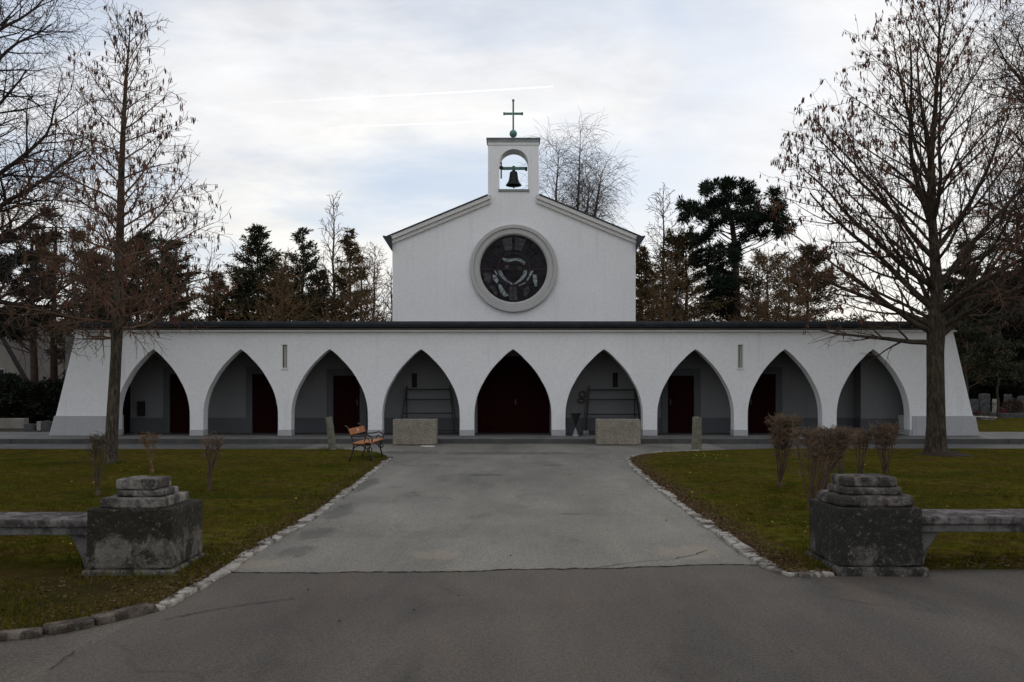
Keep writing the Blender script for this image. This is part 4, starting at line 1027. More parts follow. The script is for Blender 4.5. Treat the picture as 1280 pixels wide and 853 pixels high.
# birch: several stems, hanging twigs
def birch():
    Y = 50; x = (712-CX)*Y/F; h = EYE+(HY-160)*Y/F
    P = dict(levels=4, step=[.5, .4, .3, .3], wob=[.04, .07, .09, .10], trop=[.02, .02, -.08, -.22], dens=[0, 4.2, 5.0], t0=[.2, .2, .1], ang=[35, 40, 45], len=[.4, .5, .5], lmin=[.3, .5, .9], rk=[.5, .5, .6], rmin=.0062,
             tip=[.2, .25, .4, .6], part=[0, 1, 2, 2], sides=[8, 5, 3, 3])
    T = Tree(46, P); r = T.r
    stems = [[(0, 0, -.1), (0, 0, 4), (.2, 0, 8), (.45, 0, 11.5), (.55, 0, 14), (.65, 0, h-.2)], [(0, 0, 3), (.6, .2, 7), (1.3, .2, 10.5), (1.7, .2, 13.2), (2.0, .2, h-2.4)], [(0, 0, 3.2), (-.3, .2, 7), (-.7, .2, 10.5), (-.8, .2, 13.4), (-.6, .2, h-1.2)],
             [(0, 0, 3.5), (.3, -.3, 8), (.9, -.4, 11.5), (1.2, -.4, 14.0)]]
    for st in stems:
        n = len(st); T.b[0].tube(st, [.19*(1-i/(n-1))+.015 for i in range(n)], 8)
        z = 7.0; az = r.uniform(0, 6)
        while z < st[-1][2]-.1:
            f = (z-7)/(h-7); el = R(38+r.uniform(-10, 20)); az += 2.4+r.uniform(-.4, .4)
            T.branch(lineat(st, z), (math.cos(az)*math.cos(el), math.sin(az)*math.cos(el), math.sin(el)), (2.1-1.2*f)*r.uniform(.7, 1.2), .035*(1-f)+.012, 1); z += .24
    T.finish('birch_tree', (x, Y, 0), (M['birchbark'], M['birchtwig'], M['birchtwig']), 'leafless birch with hanging twigs rising behind the bell gable', 'tree', None)
birch()

rs_ = np.random.RandomState(3)
def blades(origin, direc, length, width, rnd):
    """arrays of n diamond blades"""
    n = len(origin); d = direc/np.linalg.norm(direc, axis=1, keepdims=True)
    a = rnd.normal(size=(n, 3)); s = np.cross(d, a); s /= np.linalg.norm(s, axis=1, keepdims=True)+1e-9
    L = length[:, None]; W = width[:, None]
    p0 = origin; p2 = origin+d*L; m = origin+d*L*.45
    return np.stack([p0, m+s*W, p2, m-s*W], 1)
def spruce(px, top, Y, half, label, mat, seed, z0=.28, droop=.25, dens=1.0, group='evergreen trees behind the chapel', powr=.85, gap=.25, name='spruce_tree', pxb=None, blade=(.12, .30), bw=.032, wide=1.65):
    rnd = np.random.RandomState(seed); r = random.Random(seed)
    x = (px-CX)*Y/F; h = EYE+(HY-top)*Y/F; rb = half*Y/F*wide
    t = empty(name, (x, Y, 0)); tag(t, label, 'tree', group)
    tb = MB(); n = 9
    tr = [(r.uniform(-.05, .05), r.uniform(-.05, .05), h*i/n-(.1 if i == 0 else 0)) for i in range(n+1)]
    tb.tube(tr, [.19*(1-i/n)+.01 for i in range(n+1)], 8)
    V = []; z = h*z0
    while z < h*.985:
        f = (z/h-z0)/(1-z0); Rz = rb*((1-f)**powr)+.10
        for k in range(r.randint(5, 7)):
            if r.random() < gap*.5: continue
            L = Rz*r.uniform(.55, 1.15) if r.random() > .08 else Rz*r.uniform(1.1, 1.35)
            a = r.uniform(0, 6.283); el0 = R(r.uniform(-5, 22) + 35*f); m = max(3, int(L/.12))
            p = np.array(lineat(tr, z)); pts = [p.copy()]
            for i in range(m):
                e = el0-droop*(i/m)*1.6+ (.5 if i > m*.7 else 0)*droop*1.6
                p = p+np.array([math.cos(a)*math.cos(e), math.sin(a)*math.cos(e), math.sin(e)])*L/m; pts.append(p.copy())
            pts = np.array(pts); tb.tube([tuple(q) for q in pts[::max(1, m//3)]], max(.008, .022*(1-f)), 3, cap=False)
            nb = int(min(L, 2.6)*75*dens)+10
            u = rnd.uniform(.12, 1, nb)**.8*m; i0 = np.minimum(u.astype(int), m-1); fr = (u-i0)[:, None]
            o = pts[i0]*(1-fr)+pts[i0+1]*fr
            o = o+rnd.normal(size=(nb, 3))*np.array([.10, .10, .055])*(.5+L*.28)
            d = (pts[i0+1]-pts[i0])/(L/m)*.8+rnd.normal(size=(nb, 3))*.55+np.array([0, 0, -.22])
            V.append(blades(o, d, rnd.uniform(*blade, nb), rnd.uniform(bw*.6, bw*1.2, nb), rnd))
        z += r.uniform(.16, .30)
    tb.build('trunk', M['bark_pine'], t, fix=False, smth=True)
    quads_mesh('crown', np.concatenate(V), mat, t); return t
spruce(322, 283, 43, 46, 'tallest dark spruce left of the nave with ragged top', M['needle'], 1, dens=1.15)
spruce(378, 286, 44, 40, 'dark open spruce with a spiky top left of the nave', M['needle'], 2, dens=.85, gap=.5)
spruce(437, 287, 45, 28, 'narrow brownish spruce nearest the left nave wall', M['needle_brown'], 3)
spruce(345, 325, 47, 50, 'low dark spruce filling in behind the tallest spruce', M['needle_brown'], 31, dens=.9)
spruce(400, 340, 47, 45, 'low brownish spruce behind the thin left larch', M['needle_brown'], 32, dens=.9)
spruce(270, 340, 42, 34, 'russet conifer left of the spruces above the arcade roof', M['needle_brown'], 4, dens=.9)
spruce(300, 352, 44, 36, 'low russet conifer under the tallest left spruce', M['needle_brown'], 41, dens=.9)
spruce(802, 306, 45, 32, 'brownish spruce close to the right corner of the nave', M['needle_brown'], 5)
spruce(858, 289, 44, 62, 'wide brown tinged spruce left of the umbrella pine', M['needle_brown'], 6, dens=1.1, powr=.7)
spruce(1010, 306, 44, 56, 'brown tinged spruce right of the umbrella pine', M['needle_brown'], 7, dens=.85, gap=.55, powr=.7)
spruce(960, 322, 47, 60, 'open brown conifer in the gap right of the pine trunk', M['needle_brown'], 8, dens=.75, gap=.7, powr=.5)
spruce(1207, 300, 42, 46, 'dark pointed spruce behind the broad leafless tree', M['needle'], 9, dens=1.2, group='evergreen trees beside the graves')
spruce(1250, 350, 60, 100, 'wide black green conifer behind the gravestones', M['leaf'], 10, z0=.03, dens=1.5, powr=.5, group='evergreen trees beside the graves', gap=.05, bw=.05, wide=1)
spruce(1300, 330, 56, 110, 'black green conifer at the right edge above the graves', M['leaf'], 11, z0=.03, dens=1.5, powr=.5, group='evergreen trees beside the graves', gap=.05, bw=.05, wide=1)
spruce(1215, 385, 62, 70, 'low black green conifer at the right end of the arcade', M['leaf'], 12, z0=.03, dens=1.5, powr=.4, group='evergreen trees beside the graves', gap=.05, bw=.05, wide=1)
spruce(172, 296, 40, 62, 'rounded dark conifer behind the slim left tree', M['needle'], 13, dens=1.7, powr=.42, group='evergreen trees at the left end of the arcade', name='conifer_tree', z0=.2, wide=1.1)
spruce(214, 300, 42, 46, 'second rounded dark conifer right of the slim left tree', M['needle'], 14, dens=1.6, powr=.5, group='evergreen trees at the left end of the arcade', name='conifer_tree', z0=.2, wide=1.1)
spruce(120, 320, 43, 45, 'small dark conifer behind the left end of the arcade', M['needle'], 15, dens=1.5, powr=.5, group='evergreen trees at the left end of the arcade', name='conifer_tree', z0=.35, wide=1.1)

def pine(px, top, Y, clumps, trunkpts, label, seed, mat, group, trunk_r=.22, needles=150, barkm='bark_pine', nl=(.12, .28)):
    """clumps: (px, py, radius in px, depth offset m)"""
    rnd = np.random.RandomState(seed); r = random.Random(seed); x0 = (px-CX)*Y/F
    t = empty('pine_tree', (x0, Y, 0)); tag(t, label, 'tree', group)
    tb = MB(); tp = []
    for qx, qy in trunkpts: p = at(qx, qy, Y); tp.append((p[0]-x0, 0, p[2]))
    tp = [(tp[0][0], 0, -.1)] + tp; n = len(tp)
    tb.tube(tp, [trunk_r*(1-.75*i/(n-1)) for i in range(n)], 10)
    V = []
    for cx_, cy_, rp, dy in clumps:
        c = at(cx_, cy_, Y); c = np.array([c[0]-x0, dy, c[2]]); rr_ = rp*Y/F
        s = lineat(tp, max(.5, c[2]-.25-abs(c[0])*r.uniform(.1, .5))); mid = ((s[0]+c[0])/2, (s[1]+c[1])/2, (s[2]+c[2])/2-.1)
        tb.tube([s, mid, tuple(c)], [.032, .022, .01], 5, cap=False)
        k = int(needles*rr_*rr_*4.5)+60
        ncl = max(3, int(rr_*9)); cc = rnd.normal(size=(ncl, 3)); cc /= np.linalg.norm(cc, axis=1, keepdims=True); cc = c+cc*(rnd.uniform(.2, .85, (ncl, 1)))*rr_*np.array([1, 1, .62])
        for q in cc:
            m = k//ncl+6; d = rnd.normal(size=(m, 3)); d[:, 2] += .55; d /= np.linalg.norm(d, axis=1, keepdims=True)
            V.append(blades(q+d*rnd.uniform(0, .22, (m, 1)), d, rnd.uniform(*nl, m), rnd.uniform(.018, .036, m), rnd))
    tb.build('trunk', M[barkm], t, fix=False, smth=True)
    quads_mesh('crown', np.concatenate(V), mat, t); return t
rg = random.Random(60)
cl = []
for a, c, rp in ((852,262,10),(862,268,12),(878,246,13),(884,262,14),(874,278,11),(898,236,13),(902,255,15),(905,275,12),(918,238,14),(922,256,15),(928,276,12),(938,244,13),(944,262,14),(950,280,12),(955,250,11),(965,270,13),(972,262,11),(978,280,11),(975,292,9),(962,292,11),(940,292,11),
                 (892,290,10),(880,300,12),(888,318,15),(900,330,17),(910,345,18),(895,355,18),(905,372,18),(918,320,12),(915,390,18),(890,385,16),(925,360,12)):
    for k in range(2): cl.append((a+rg.uniform(-5, 5), c+rg.uniform(-4, 4), rp*1.22, rg.uniform(-1.6, 1.6)))
pine(922, 228, 42, cl, [(921, 520), (921, 400), (920, 350), (919, 310), (915, 280), (908, 250), (903, 236)], 'umbrella crowned pine with dark trunk right of the nave', 70, M['needle_pine'], None, .27, 240, 'bark_dark')
GL = 'tall pines left of the chapel'
for kk, (px, cs, tp, lab) in enumerate((
    (42, [(x+rg.uniform(-8, 8), y+rg.uniform(-8, 8), rg.uniform(11, 19)) for x in range(-30, 70, 17) for y in (300, 322, 345, 370, 395, 412)], [(45, 530), (43, 470), (41, 410), (40, 350), (40, 300)], 'pine with bare trunk nearest the far left house'),
    (68, [(x+rg.uniform(-8, 8), y+rg.uniform(-8, 8), rg.uniform(10, 16)) for x, y in ((72,275),(62,290),(84,292),(70,305),(92,310),(52,312),(80,325),(100,330),(60,335),(104,350),(75,350),(95,368),(55,365),(110,385),(82,388),(60,395),(100,402),(88,415),(104,425),(92,440),(104,455))], [(68, 530), (67.5, 470), (67, 410), (68, 350), (70, 285)], 'reddish trunked pine just left of the arcade end'))):
    pine(px, 270, 39+kk, [(a, c, rp, rg.uniform(-1.6, 1.6)) for a, c, rp in cs], tp, lab, 80+kk, M['needle_brown' if kk else 'needle_pine'], GL, .24, 360)

def bush(px, py, w, h, Y, label, mat, seed, n=5000, group=None, name='evergreen_shrub', cat='shrub', lf=(.08, .2)):
    rnd = np.random.RandomState(seed); x = (px-CX)*Y/F; s = Y/F; wx_, hz = w*s, h*s
    t = empty(name, (x, Y, 0)); tag(t, label, cat, group)
    u = rnd.normal(size=(n, 3)); u /= np.linalg.norm(u, axis=1, keepdims=True); u *= rnd.uniform(.45, 1.05, (n, 1))**.5
    lump = 1+.22*np.sin(u[:, :1]*7+seed)*np.cos(u[:, 2:]*6+seed*2)
    o = u*lump*np.array([wx_, wx_*.7, hz*.5])+np.array([0, 0, hz*.5]); o[:, 2] = np.maximum(o[:, 2], .02)
    d = u+rnd.normal(size=(n, 3))*.7
    b = MB(); r = random.Random(seed)
    for k in range(7): b.tube([(r.uniform(-.1, .1), r.uniform(-.1, .1), 0), (r.uniform(-.6, .6)*wx_, r.uniform(-.4, .4)*wx_, hz*.6)], .025, 5)
    b.build('stem', M['bark_dark'], t)
    quads_mesh('foliage', blades(o, d, rnd.uniform(*lf, n), rnd.uniform(.02, .06, n), rnd), mat, t); return t
GS = 'dark shrubs left of the arcade'
bush(8, 0, 34, 66, 36, 'dark evergreen shrub under the far left house', M['leaf'], 1, 9000, GS)
bush(48, 0, 26, 56, 37, 'dark evergreen shrub below the two pine trunks', M['leaf'], 2, 7000, GS)
bush(88, 0, 18, 62, 38, 'dark evergreen shrub against the left arcade end', M['leaf'], 3, 6000, GS)
bush(-30, 0, 40, 60, 35, 'dark evergreen shrub cut by the left picture edge', M['leaf'], 4, 8000, GS)
bush(1266, 0, 13, 24, 47, 'russet low shrub among the right gravestones', M['rust_leaf'], 5, 1500, None, 'russet_shrub', lf=(.05, .12))
# dark clipped hedge behind the graves
def hedge(x0, x1, y, h, d, label, mat, seed, n):
    rnd = np.random.RandomState(seed); o = np.stack([rnd.uniform(x0, x1, n), y+rnd.uniform(-d, d, n), h*rnd.uniform(0, 1, n)**.7], 1); o[:, 2] *= 1+.12*np.sin(o[:, 0]*1.3)
    t = empty('hedge', ((x0+x1)/2, y, 0)); o[:, 0] -= t.location.x; o[:, 1] -= y; tag(t, label, 'hedge')
    quads_mesh('foliage', blades(o, rnd.normal(size=(n, 3))+np.array([0, -.4, .2]), rnd.uniform(.1, .28, n), rnd.uniform(.03, .07, n), rnd), mat, t)
    b = MB(); r = random.Random(seed)
    for k in range(24): xx = (x0+(x1-x0)*k/23)-t.location.x; b.tube([(xx, 0, 0), (xx+r.uniform(-.3, .3), 0, h*.8)], .04, 5)
    b.build('stem', M['bark_dark'], t)
hedge(25.5, 46, 57, 4.2, .9, 'tall dark hedge behind the right gravestones', M['leaf'], 9, 26000)
# small bare saplings by the right end
GSA = 'slim saplings by the right gravestones'
for k, (px, top, Y, lab) in enumerate(((1247, 405, 44, 'slim leafless sapling in front of the right gravestones'), (1208, 425, 40, 'slim leafless sapling close to the right arcade end'))):
    slim_tree(90+k, px, top, Y, lab, (M['bark'], M['twig'], M['twig']), GSA, .9, 48, .8, .42, trunk_r=.06, rmin=.008)

# ------------------------------------------------------------------ graves, wall and house at the edges
def headstone(px0, px1, ytop, ybase, lab, mat, round_=0, base=.12, group='gravestones right of the chapel', zg=.12):
    Y = (EYE-zg)*F/(ybase-HY); s = F/Y; x = ((px0+px1)/2-CX)/s; w = (px1-px0)/s/2; h = (ybase-ytop)/s
    t = empty('gravestone', (x, Y, zg)); tag(t, lab, 'gravestone', group)
    pts = [(-w, base), (w, base)]
    if round_: pts += [(w*math.cos(R(a)), h-w*round_+w*round_*math.sin(R(a))) for a in range(0, 181, 15)]
    else: pts += [(w, h-.04), (w*.8, h), (-w*.8, h), (-w, h-.04)]
    b = MB(); b.prism(pts, -.08, .08); b.build('slab', mat, t, bevel=.012)
    b = MB(); b.box(-w-.07, w+.07, -.16, .16, -.02, base-.003); b.build('base', M['grave'], t, bevel=.012)
headstone(1224, 1237, 492, 519, 'tall grey headstone with rounded top beside the arcade end', M['grave'], .25)
headstone(1241, 1247.5, 499, 518.5, 'small pale headstone between two taller stones', M['grave_pale'])
headstone(1255.5, 1264.5, 493, 517.5, 'slim bluish headstone behind the russet shrub', M['grave'], 0)
headstone(1272, 1288, 495, 519.5, 'broad dark headstone cut by the right edge', M['grave'], .3)
headstone(1213, 1222.5, 499, 519, 'dark low headstone nearest the arcade wall', M['grave'], .2)
b = MB(); Y = 42; x0, x1 = (1219-CX)*Y/F, (1240-CX)*Y/F; b.box(x0, x1, Y-.5, Y+.9, .2, .27); b.box(x0+.08, x1-.08, Y-.42, Y+.82, .1, .198)
tag(b.build('grave_slab', M['grave_pale'], bevel=.015), 'pale flat grave slab on the lawn by the arcade end', 'grave slab')
b = MB(); Y = 44.5; x0, x1 = (1240-CX)*Y/F, (1330-CX)*Y/F; b.box(x0, x1, Y, Y+.3, .1, .36)
tag(b.build('grave_border', M['grave'], bevel=.02), 'low dark stone border running in front of the right gravestones', 'stone border')
for k, (px, py, Y, lab) in enumerate(((1252, 514, 46, 'red grave flowers left of the slim bluish headstone'), (1221.5, 514, 44, 'red grave flowers at the foot of the tall headstone'))):
    rnd = np.random.RandomState(k); p = at(px, py, Y); n = 260; o = rnd.normal(size=(n, 3))*np.array([.16, .1, .11]); o[:, 2] = np.abs(o[:, 2])
    t = empty('grave_flowers', (p[0], Y, .12)); tag(t, lab, 'flowers', 'flowers on the graves')
    quads_mesh('petals', blades(o+np.array([0, 0, .2]), rnd.normal(size=(n, 3)), rnd.uniform(.03, .07, n), rnd.uniform(.015, .03, n), rnd), M['flower'], t)
    b = MB(); b.lathe([(.12, 0), (.17, .2)], 14); b.build('pot', M['grave'], t)
# left
GLG = 'low gravestones left of the chapel'
b = MB(); Y = 34.5; x0, x1 = (-40-CX)*Y/F, (30-CX)*Y/F; b.box(x0, x1, Y, Y+.35, .0, .46); tag(b.build('low_wall', simple('beige_wall', (.26, .235, .20), (.18, .165, .14), 3, .9), bevel=.02), 'low beige stone wall under the dark shrubs at left', 'wall')
headstone(31, 45, 530, 540, 'low dark gravestone beside the beige wall', M['grave'], 0, .06, GLG, .05)
headstone(47, 52.5, 527, 540, 'narrow pale gravestone between two dark stones', M['grave_pale'], 0, .05, GLG, .05)
headstone(53, 64, 526, 540, 'rounded dark gravestone nearest the leaning arcade end', M['grave'], .6, .05, GLG, .05)
hs = empty('cottage', ((-6-CX)*46/F, 46, 0)); tag(hs, 'pale cottage with a steep dark roof behind the shrubs at left', 'house')
b = MB(); ap = 5.6; hwid = 2.75
b.prism([(-hwid, 0), (hwid, 0), (hwid, .8), (0, ap-.3), (-hwid, .8)], 0, 7); b.build('wall', M['housewall'], hs)
b = MB()
for sx in (-1, 1):
    pts = [(sx*(hwid+.35), .35), (sx*(hwid+.02), .35), (0, ap-.28), (0, ap+.12)]
    if sx < 0: pts = pts[::-1]
    b.prism([(sx*(hwid+.42), .30), (0, ap+.2), (0, ap-.25), (sx*(hwid+.06), .30)] if sx < 0 else [(sx*(hwid+.06), .30), (0, ap-.25), (0, ap+.2), (sx*(hwid+.42), .30)], -.45, 7.3)
b.build('roof', M['houseroof'], hs)
b = MB(); b.box(-.5, .5, -.03, -.002, 1.6, 2.7); w_ = b.build('window', M['blackgap'], hs)
b = MB(); b.box(-.58, -.501, -.05, -.002, 1.52, 2.78); b.box(.501, .58, -.05, -.002, 1.52, 2.78); b.box(-.5, .5, -.05, -.002, 2.701, 2.78); b.box(-.5, .5, -.05, -.002, 1.52, 1.599); b.box(-.03, .03, -.045, -.031, 1.6, 2.7); b.build('frame', M['window_frame'], w_)

# ------------------------------------------------------------------ clipped bare shrubs
def clipped(px, py, top, halfw, label, group, mat, seed, stems, lean=0, crown_n=260, crown_h=.32, flare=1.0, thick=.013, fork=0):
    x, Y = gnd(px, py); s = F/Y; h = (py-top)/s; w = halfw/s; r = random.Random(seed)
    t = empty('clipped_shrub', (x, Y, .02)); tag(t, label, 'shrub', group)
    sb = MB(); tb = MB(); ends = []
    for k in range(stems):
        a = r.uniform(0, 6.28); rad = w*math.sqrt(r.uniform(.02, .9)); ex, ey = rad*math.cos(a)+lean, rad*math.sin(a)*.8
        bx_, by_ = r.uniform(-.09, .09), r.uniform(-.07, .07)
        pts = []; n = 8
        for i in range(n+1):
            f = i/n; e = f**.92 if not fork else max(0, (f-fork)/(1-fork))**.85
            kx = (.25 if fork else 1); pts.append((bx_*kx+(ex-bx_*kx)*e+(lean*.5*(min(f, fork)/fork)**2*fork if fork else 0)*(1-e)+r.gauss(0, .010), by_*kx+(ey-by_*kx)*e+r.gauss(0, .010), h*.86*f-.04))
        sb.tube(pts, [thick*r.uniform(.8, 1.3)*(1-.5*i/n) for i in range(n+1)], 5, cap=False)
        for i in range(4, n+1): ends.append((pts[i], i/n))
    sb.tube([(0, 0, -.06), (.01, 0, .10)], [.055, .03], 8)
    for k in range(int(crown_n*.8)):
        p, f = r.choice(ends)
        if r.random() > max(.03, (f-(.45 if seed == 1 else .56))*2.0): continue
        q = p; d = norm((r.gauss(0, .8), r.gauss(0, .8), r.gauss(.95, .5))); L = r.uniform(.07, .19)
        pts = [q]
        for i in range(3):
            d = norm((d[0]+r.gauss(0, .35), d[1]+r.gauss(0, .35), d[2]+r.gauss(.12, .3))); q = (q[0]+d[0]*L/3, q[1]+d[1]*L/3, min(h, q[2]+d[2]*L/3)); pts.append(q)
        tb.tube(pts, [.0052, .0046, .0038, .003], 3, cap=False)
        for j in (1, 2, 3):
            for m in range(2):
                e = norm((r.gauss(0, 1), r.gauss(0, 1), r.gauss(.4, .7))); l2 = r.uniform(.03, .09); g = pts[j]
                tb.tube([g, (g[0]+e[0]*l2, g[1]+e[1]*l2, min(h+.02, g[2]+e[2]*l2))], [.0038, .0026], 3, cap=False)
    sb.build('stems', M['shrubstem'] if mat == 'shrubtwig' else M[mat], t, fix=False, smth=True); tb.build('twigs', M[mat], t, fix=False)
GR = 'clipped bare shrubs on the right lawn'; GLs = 'clipped bare shrubs on the left lawn'
clipped(975, 612, 516, 25, 'tallest clipped bare shrub standing apart nearest the driveway', GR, 'shrubtwig', 1, 11, crown_n=1300, fork=.14)
clipped(1012, 640, 531, 37, 'clipped bare shrub just behind the round capped pier', GR, 'shrubtwig', 2, 13, crown_n=1250, fork=.10, lean=.16)
clipped(1031, 622, 532, 20, 'many stemmed bare shrub in the middle of the row', GR, 'shrubtwig', 3, 8, crown_n=700, fork=.10)
clipped(1050, 614, 533, 14, 'thin bare shrub between the middle and the right shrubs', GR, 'shrubtwig', 4, 6, crown_n=380, fork=.08)
clipped(1074, 606, 534, 13, 'narrow bare shrub second from the right of the row', GR, 'shrubtwig', 5, 6, crown_n=420, fork=.08)
clipped(1107, 607, 528, 20, 'wide topped bare shrub at the right end of the row', GR, 'shrubtwig', 6, 8, crown_n=800, lean=-.05, fork=.15)
clipped(122, 622, 542, 13, 'upright bare shrub behind the square capped pier', GLs, 'shrubtwig_moss', 7, 7, crown_n=240, fork=.10)
clipped(190, 594, 540, 13, 'thin orange tinted bare shrub in the middle of the left lawn', GLs, 'shrubtwig_orange', 8, 4, crown_n=170, fork=.3)
clipped(261, 616, 541, 14, 'sparse leaning bare shrub nearest the bench on the left lawn', GLs, 'shrubtwig', 9, 5, lean=.12, crown_n=190, thick=.019, fork=.42)

# ------------------------------------------------------------------ grass, fallen leaves
def inside(poly, X, Y):
    c = np.zeros(len(X), bool); n = len(poly)
    for i in range(n):
        x0, y0 = poly[i]; x1, y1 = poly[(i+1) % n]
        m = ((y0 > Y) != (y1 > Y)) & (X < (x1-x0)*(Y-y0)/((y1-y0)+1e-12)+x0); c ^= m
    return c
rnd = np.random.RandomState(17)
def scatter(poly, n, ylo, yhi, xlo, xhi, p=1.6):
    Y = ylo+(yhi-ylo)*rnd.uniform(0, 1, n)**p; X = rnd.uniform(xlo, xhi, n); k = inside(poly, X, Y); return X[k], Y[k]
def grassy(poly, n, xlo, xhi, name, lab):
    X, Y = scatter(poly, n, 5.2, 19, xlo, xhi)
    dens = np.sin(X*2.1+1.3*np.sin(Y*1.7))+np.cos(Y*2.6+X)+rnd.normal(size=len(X))*.9; k = dens > -.5; X, Y = X[k], Y[k]; n = len(X)
    nearedge = np.clip((np.abs(X)-2.6)/.75, .12, 1); k = rnd.uniform(0, 1, n) < nearedge; X, Y = X[k], Y[k]; n = len(X)
    o = np.stack([X, Y, np.full(n, .028)], 1); d = rnd.normal(size=(n, 3))*np.array([.55, .55, .15])+np.array([0, 0, .75])
    big = rnd.uniform(0, 1, n) < .09
    q = quads_mesh(name, blades(o, d, np.where(big, rnd.uniform(.05, .10, n), rnd.uniform(.018, .05, n)), rnd.uniform(.0022, .0045, n), rnd), M['blades']); tag(q, lab, 'grass', None, 'stuff')
grassy(lawnL, 190000, -12, -2.6, 'grass', 'short mossy winter grass on the left lawn')
grassy(lawnR, 150000, 2.4, 12, 'grass', 'short mossy winter grass on the right lawn')
tp = []
def ring(cx_, cy_, hx, hy, n, sp=.10):
    for k in range(n):
        sd = rnd.randint(4); u = rnd.uniform(-1, 1); e = abs(rnd.normal())*sp
        tp.append((cx_+u*hx, cy_-hy-e) if sd == 0 else (cx_+u*hx, cy_+hy+e) if sd == 1 else (cx_-hx-e, cy_+u*hy) if sd == 2 else (cx_+hx+e, cy_+u*hy))
ring(-3.53, 8.15, .43, .50, 420, .13); ring(3.44, 8.24, .44, .50, 500, .12)
for px_, py_ in ((414, 563), (871, 561.5), (138, 581), (1170, 570), (975, 612), (1012, 640), (1031, 622), (1050, 614), (1074, 606), (1107, 607), (122, 622), (190, 594), (261, 616)):
    q = gnd(px_, py_); ring(q[0], q[1], .10, .10, 170, .09)
for i in range(len(left_lawn_edge[:9])-1):
    a_, c_ = left_lawn_edge[i], left_lawn_edge[i+1]
    for k in range(int(110*math.dist(a_, c_))): t_ = rnd.uniform(); tp.append((a_[0]+(c_[0]-a_[0])*t_-abs(rnd.normal())*.10, a_[1]+(c_[1]-a_[1])*t_+rnd.normal()*.03))
for k in range(260):
    cx_, cy_ = rnd.uniform(-9, -3), rnd.uniform(5.9, 14)
    if rnd.uniform() < .5: cx_, cy_ = rnd.uniform(3, 9), rnd.uniform(8.3, 14)
    if inside(lawnL, np.array([cx_]), np.array([cy_]))[0] or inside(lawnR, np.array([cx_]), np.array([cy_]))[0]:
        for m_ in range(rnd.randint(14, 40)): tp.append((cx_+rnd.normal()*.045, cy_+rnd.normal()*.045))
tp = np.array(tp); keep = inside(lawnL, tp[:, 0], tp[:, 1]) | inside(lawnR, tp[:, 0], tp[:, 1]); tp = tp[keep]; n_ = len(tp)
d_ = rnd.normal(size=(n_, 3))*np.array([.45, .45, .1])+np.array([0, 0, .9])
tag(quads_mesh('grass_tufts', blades(np.stack([tp[:, 0], tp[:, 1], np.full(n_, .026)], 1), d_, rnd.uniform(.035, .11, n_), rnd.uniform(.0025, .005, n_), rnd), M['blades']), 'longer uncut grass tufts round the stones and scattered over the lawns', 'grass', None, 'stuff')
def leaves(name, pts, mat, lab, cat, lo, hi, zz=.035):
    n = len(pts); o = np.stack([pts[:, 0], pts[:, 1], np.full(n, zz)], 1); d = rnd.normal(size=(n, 3))*np.array([1, 1, .18])
    V = blades(o, d, rnd.uniform(lo, hi, n), rnd.uniform(lo*.3, hi*.4, n), rnd); V[:, :, 2] = np.maximum(V[:, :, 2], zz-.005)
    tag(quads_mesh(name, V, mat), lab, cat, None, 'stuff')
pts = []
le = np.array(left_lawn_edge[:9]); re = np.array(right_lawn_edge[2:])
for arr, sg in ((le, -1), (re, 1)):
    for i in range(len(arr)-1):
        m = int(420*math.dist(arr[i], arr[i+1])/2); t_ = rnd.uniform(0, 1, (m, 1)); q = arr[i]*(1-t_)+arr[i+1]*t_; q[:, 0] += sg*np.abs(rnd.normal(size=m))*.22-sg*.04; pts.append(q)
m = 900; pts.append(np.stack([rnd.uniform(3.9, 8, m), 8.0+np.abs(rnd.normal(size=m))*.3], 1))
m = 500; pts.append(np.stack([rnd.uniform(-6, -3, m), rnd.uniform(6.0, 7.6, m)], 1))
leaves('fallen_leaves', np.concatenate(pts), M['litter'], 'brown leaf litter and soil crumbs along the kerbs', 'leaf litter', .015, .05)
m = 140; lp = np.stack([rnd.uniform(-9, -3, m), rnd.uniform(7, 19, m)], 1); m = 160; rp = np.stack([rnd.uniform(2.9, 9, m), rnd.uniform(8.6, 19, m)], 1)
k = 36; cl_ = np.stack([rnd.normal(4.1, .4, k), rnd.normal(10.4, .35, k)], 1); cl2 = np.stack([rnd.normal(4.9, .35, 26), rnd.normal(21, .4, 26)], 1)
leaves('pale_leaves', np.concatenate([cl_, cl2, lp[:40], rp[:45]]), M['yellowleaf'], 'scattered pale yellow leaves lying on both lawns', 'leaf litter', .025, .05, .045)
m = 26; leaves('road_crumbs', np.concatenate([np.stack([rnd.uniform(-2.4, 2.4, m), rnd.uniform(5, 24, m)], 1), np.array([gnd(626, 782), gnd(520, 765), gnd(700, 565)])]), M['litter'], 'dark leaf crumbs scattered over the asphalt', 'leaf litter', .015, .045, .014)

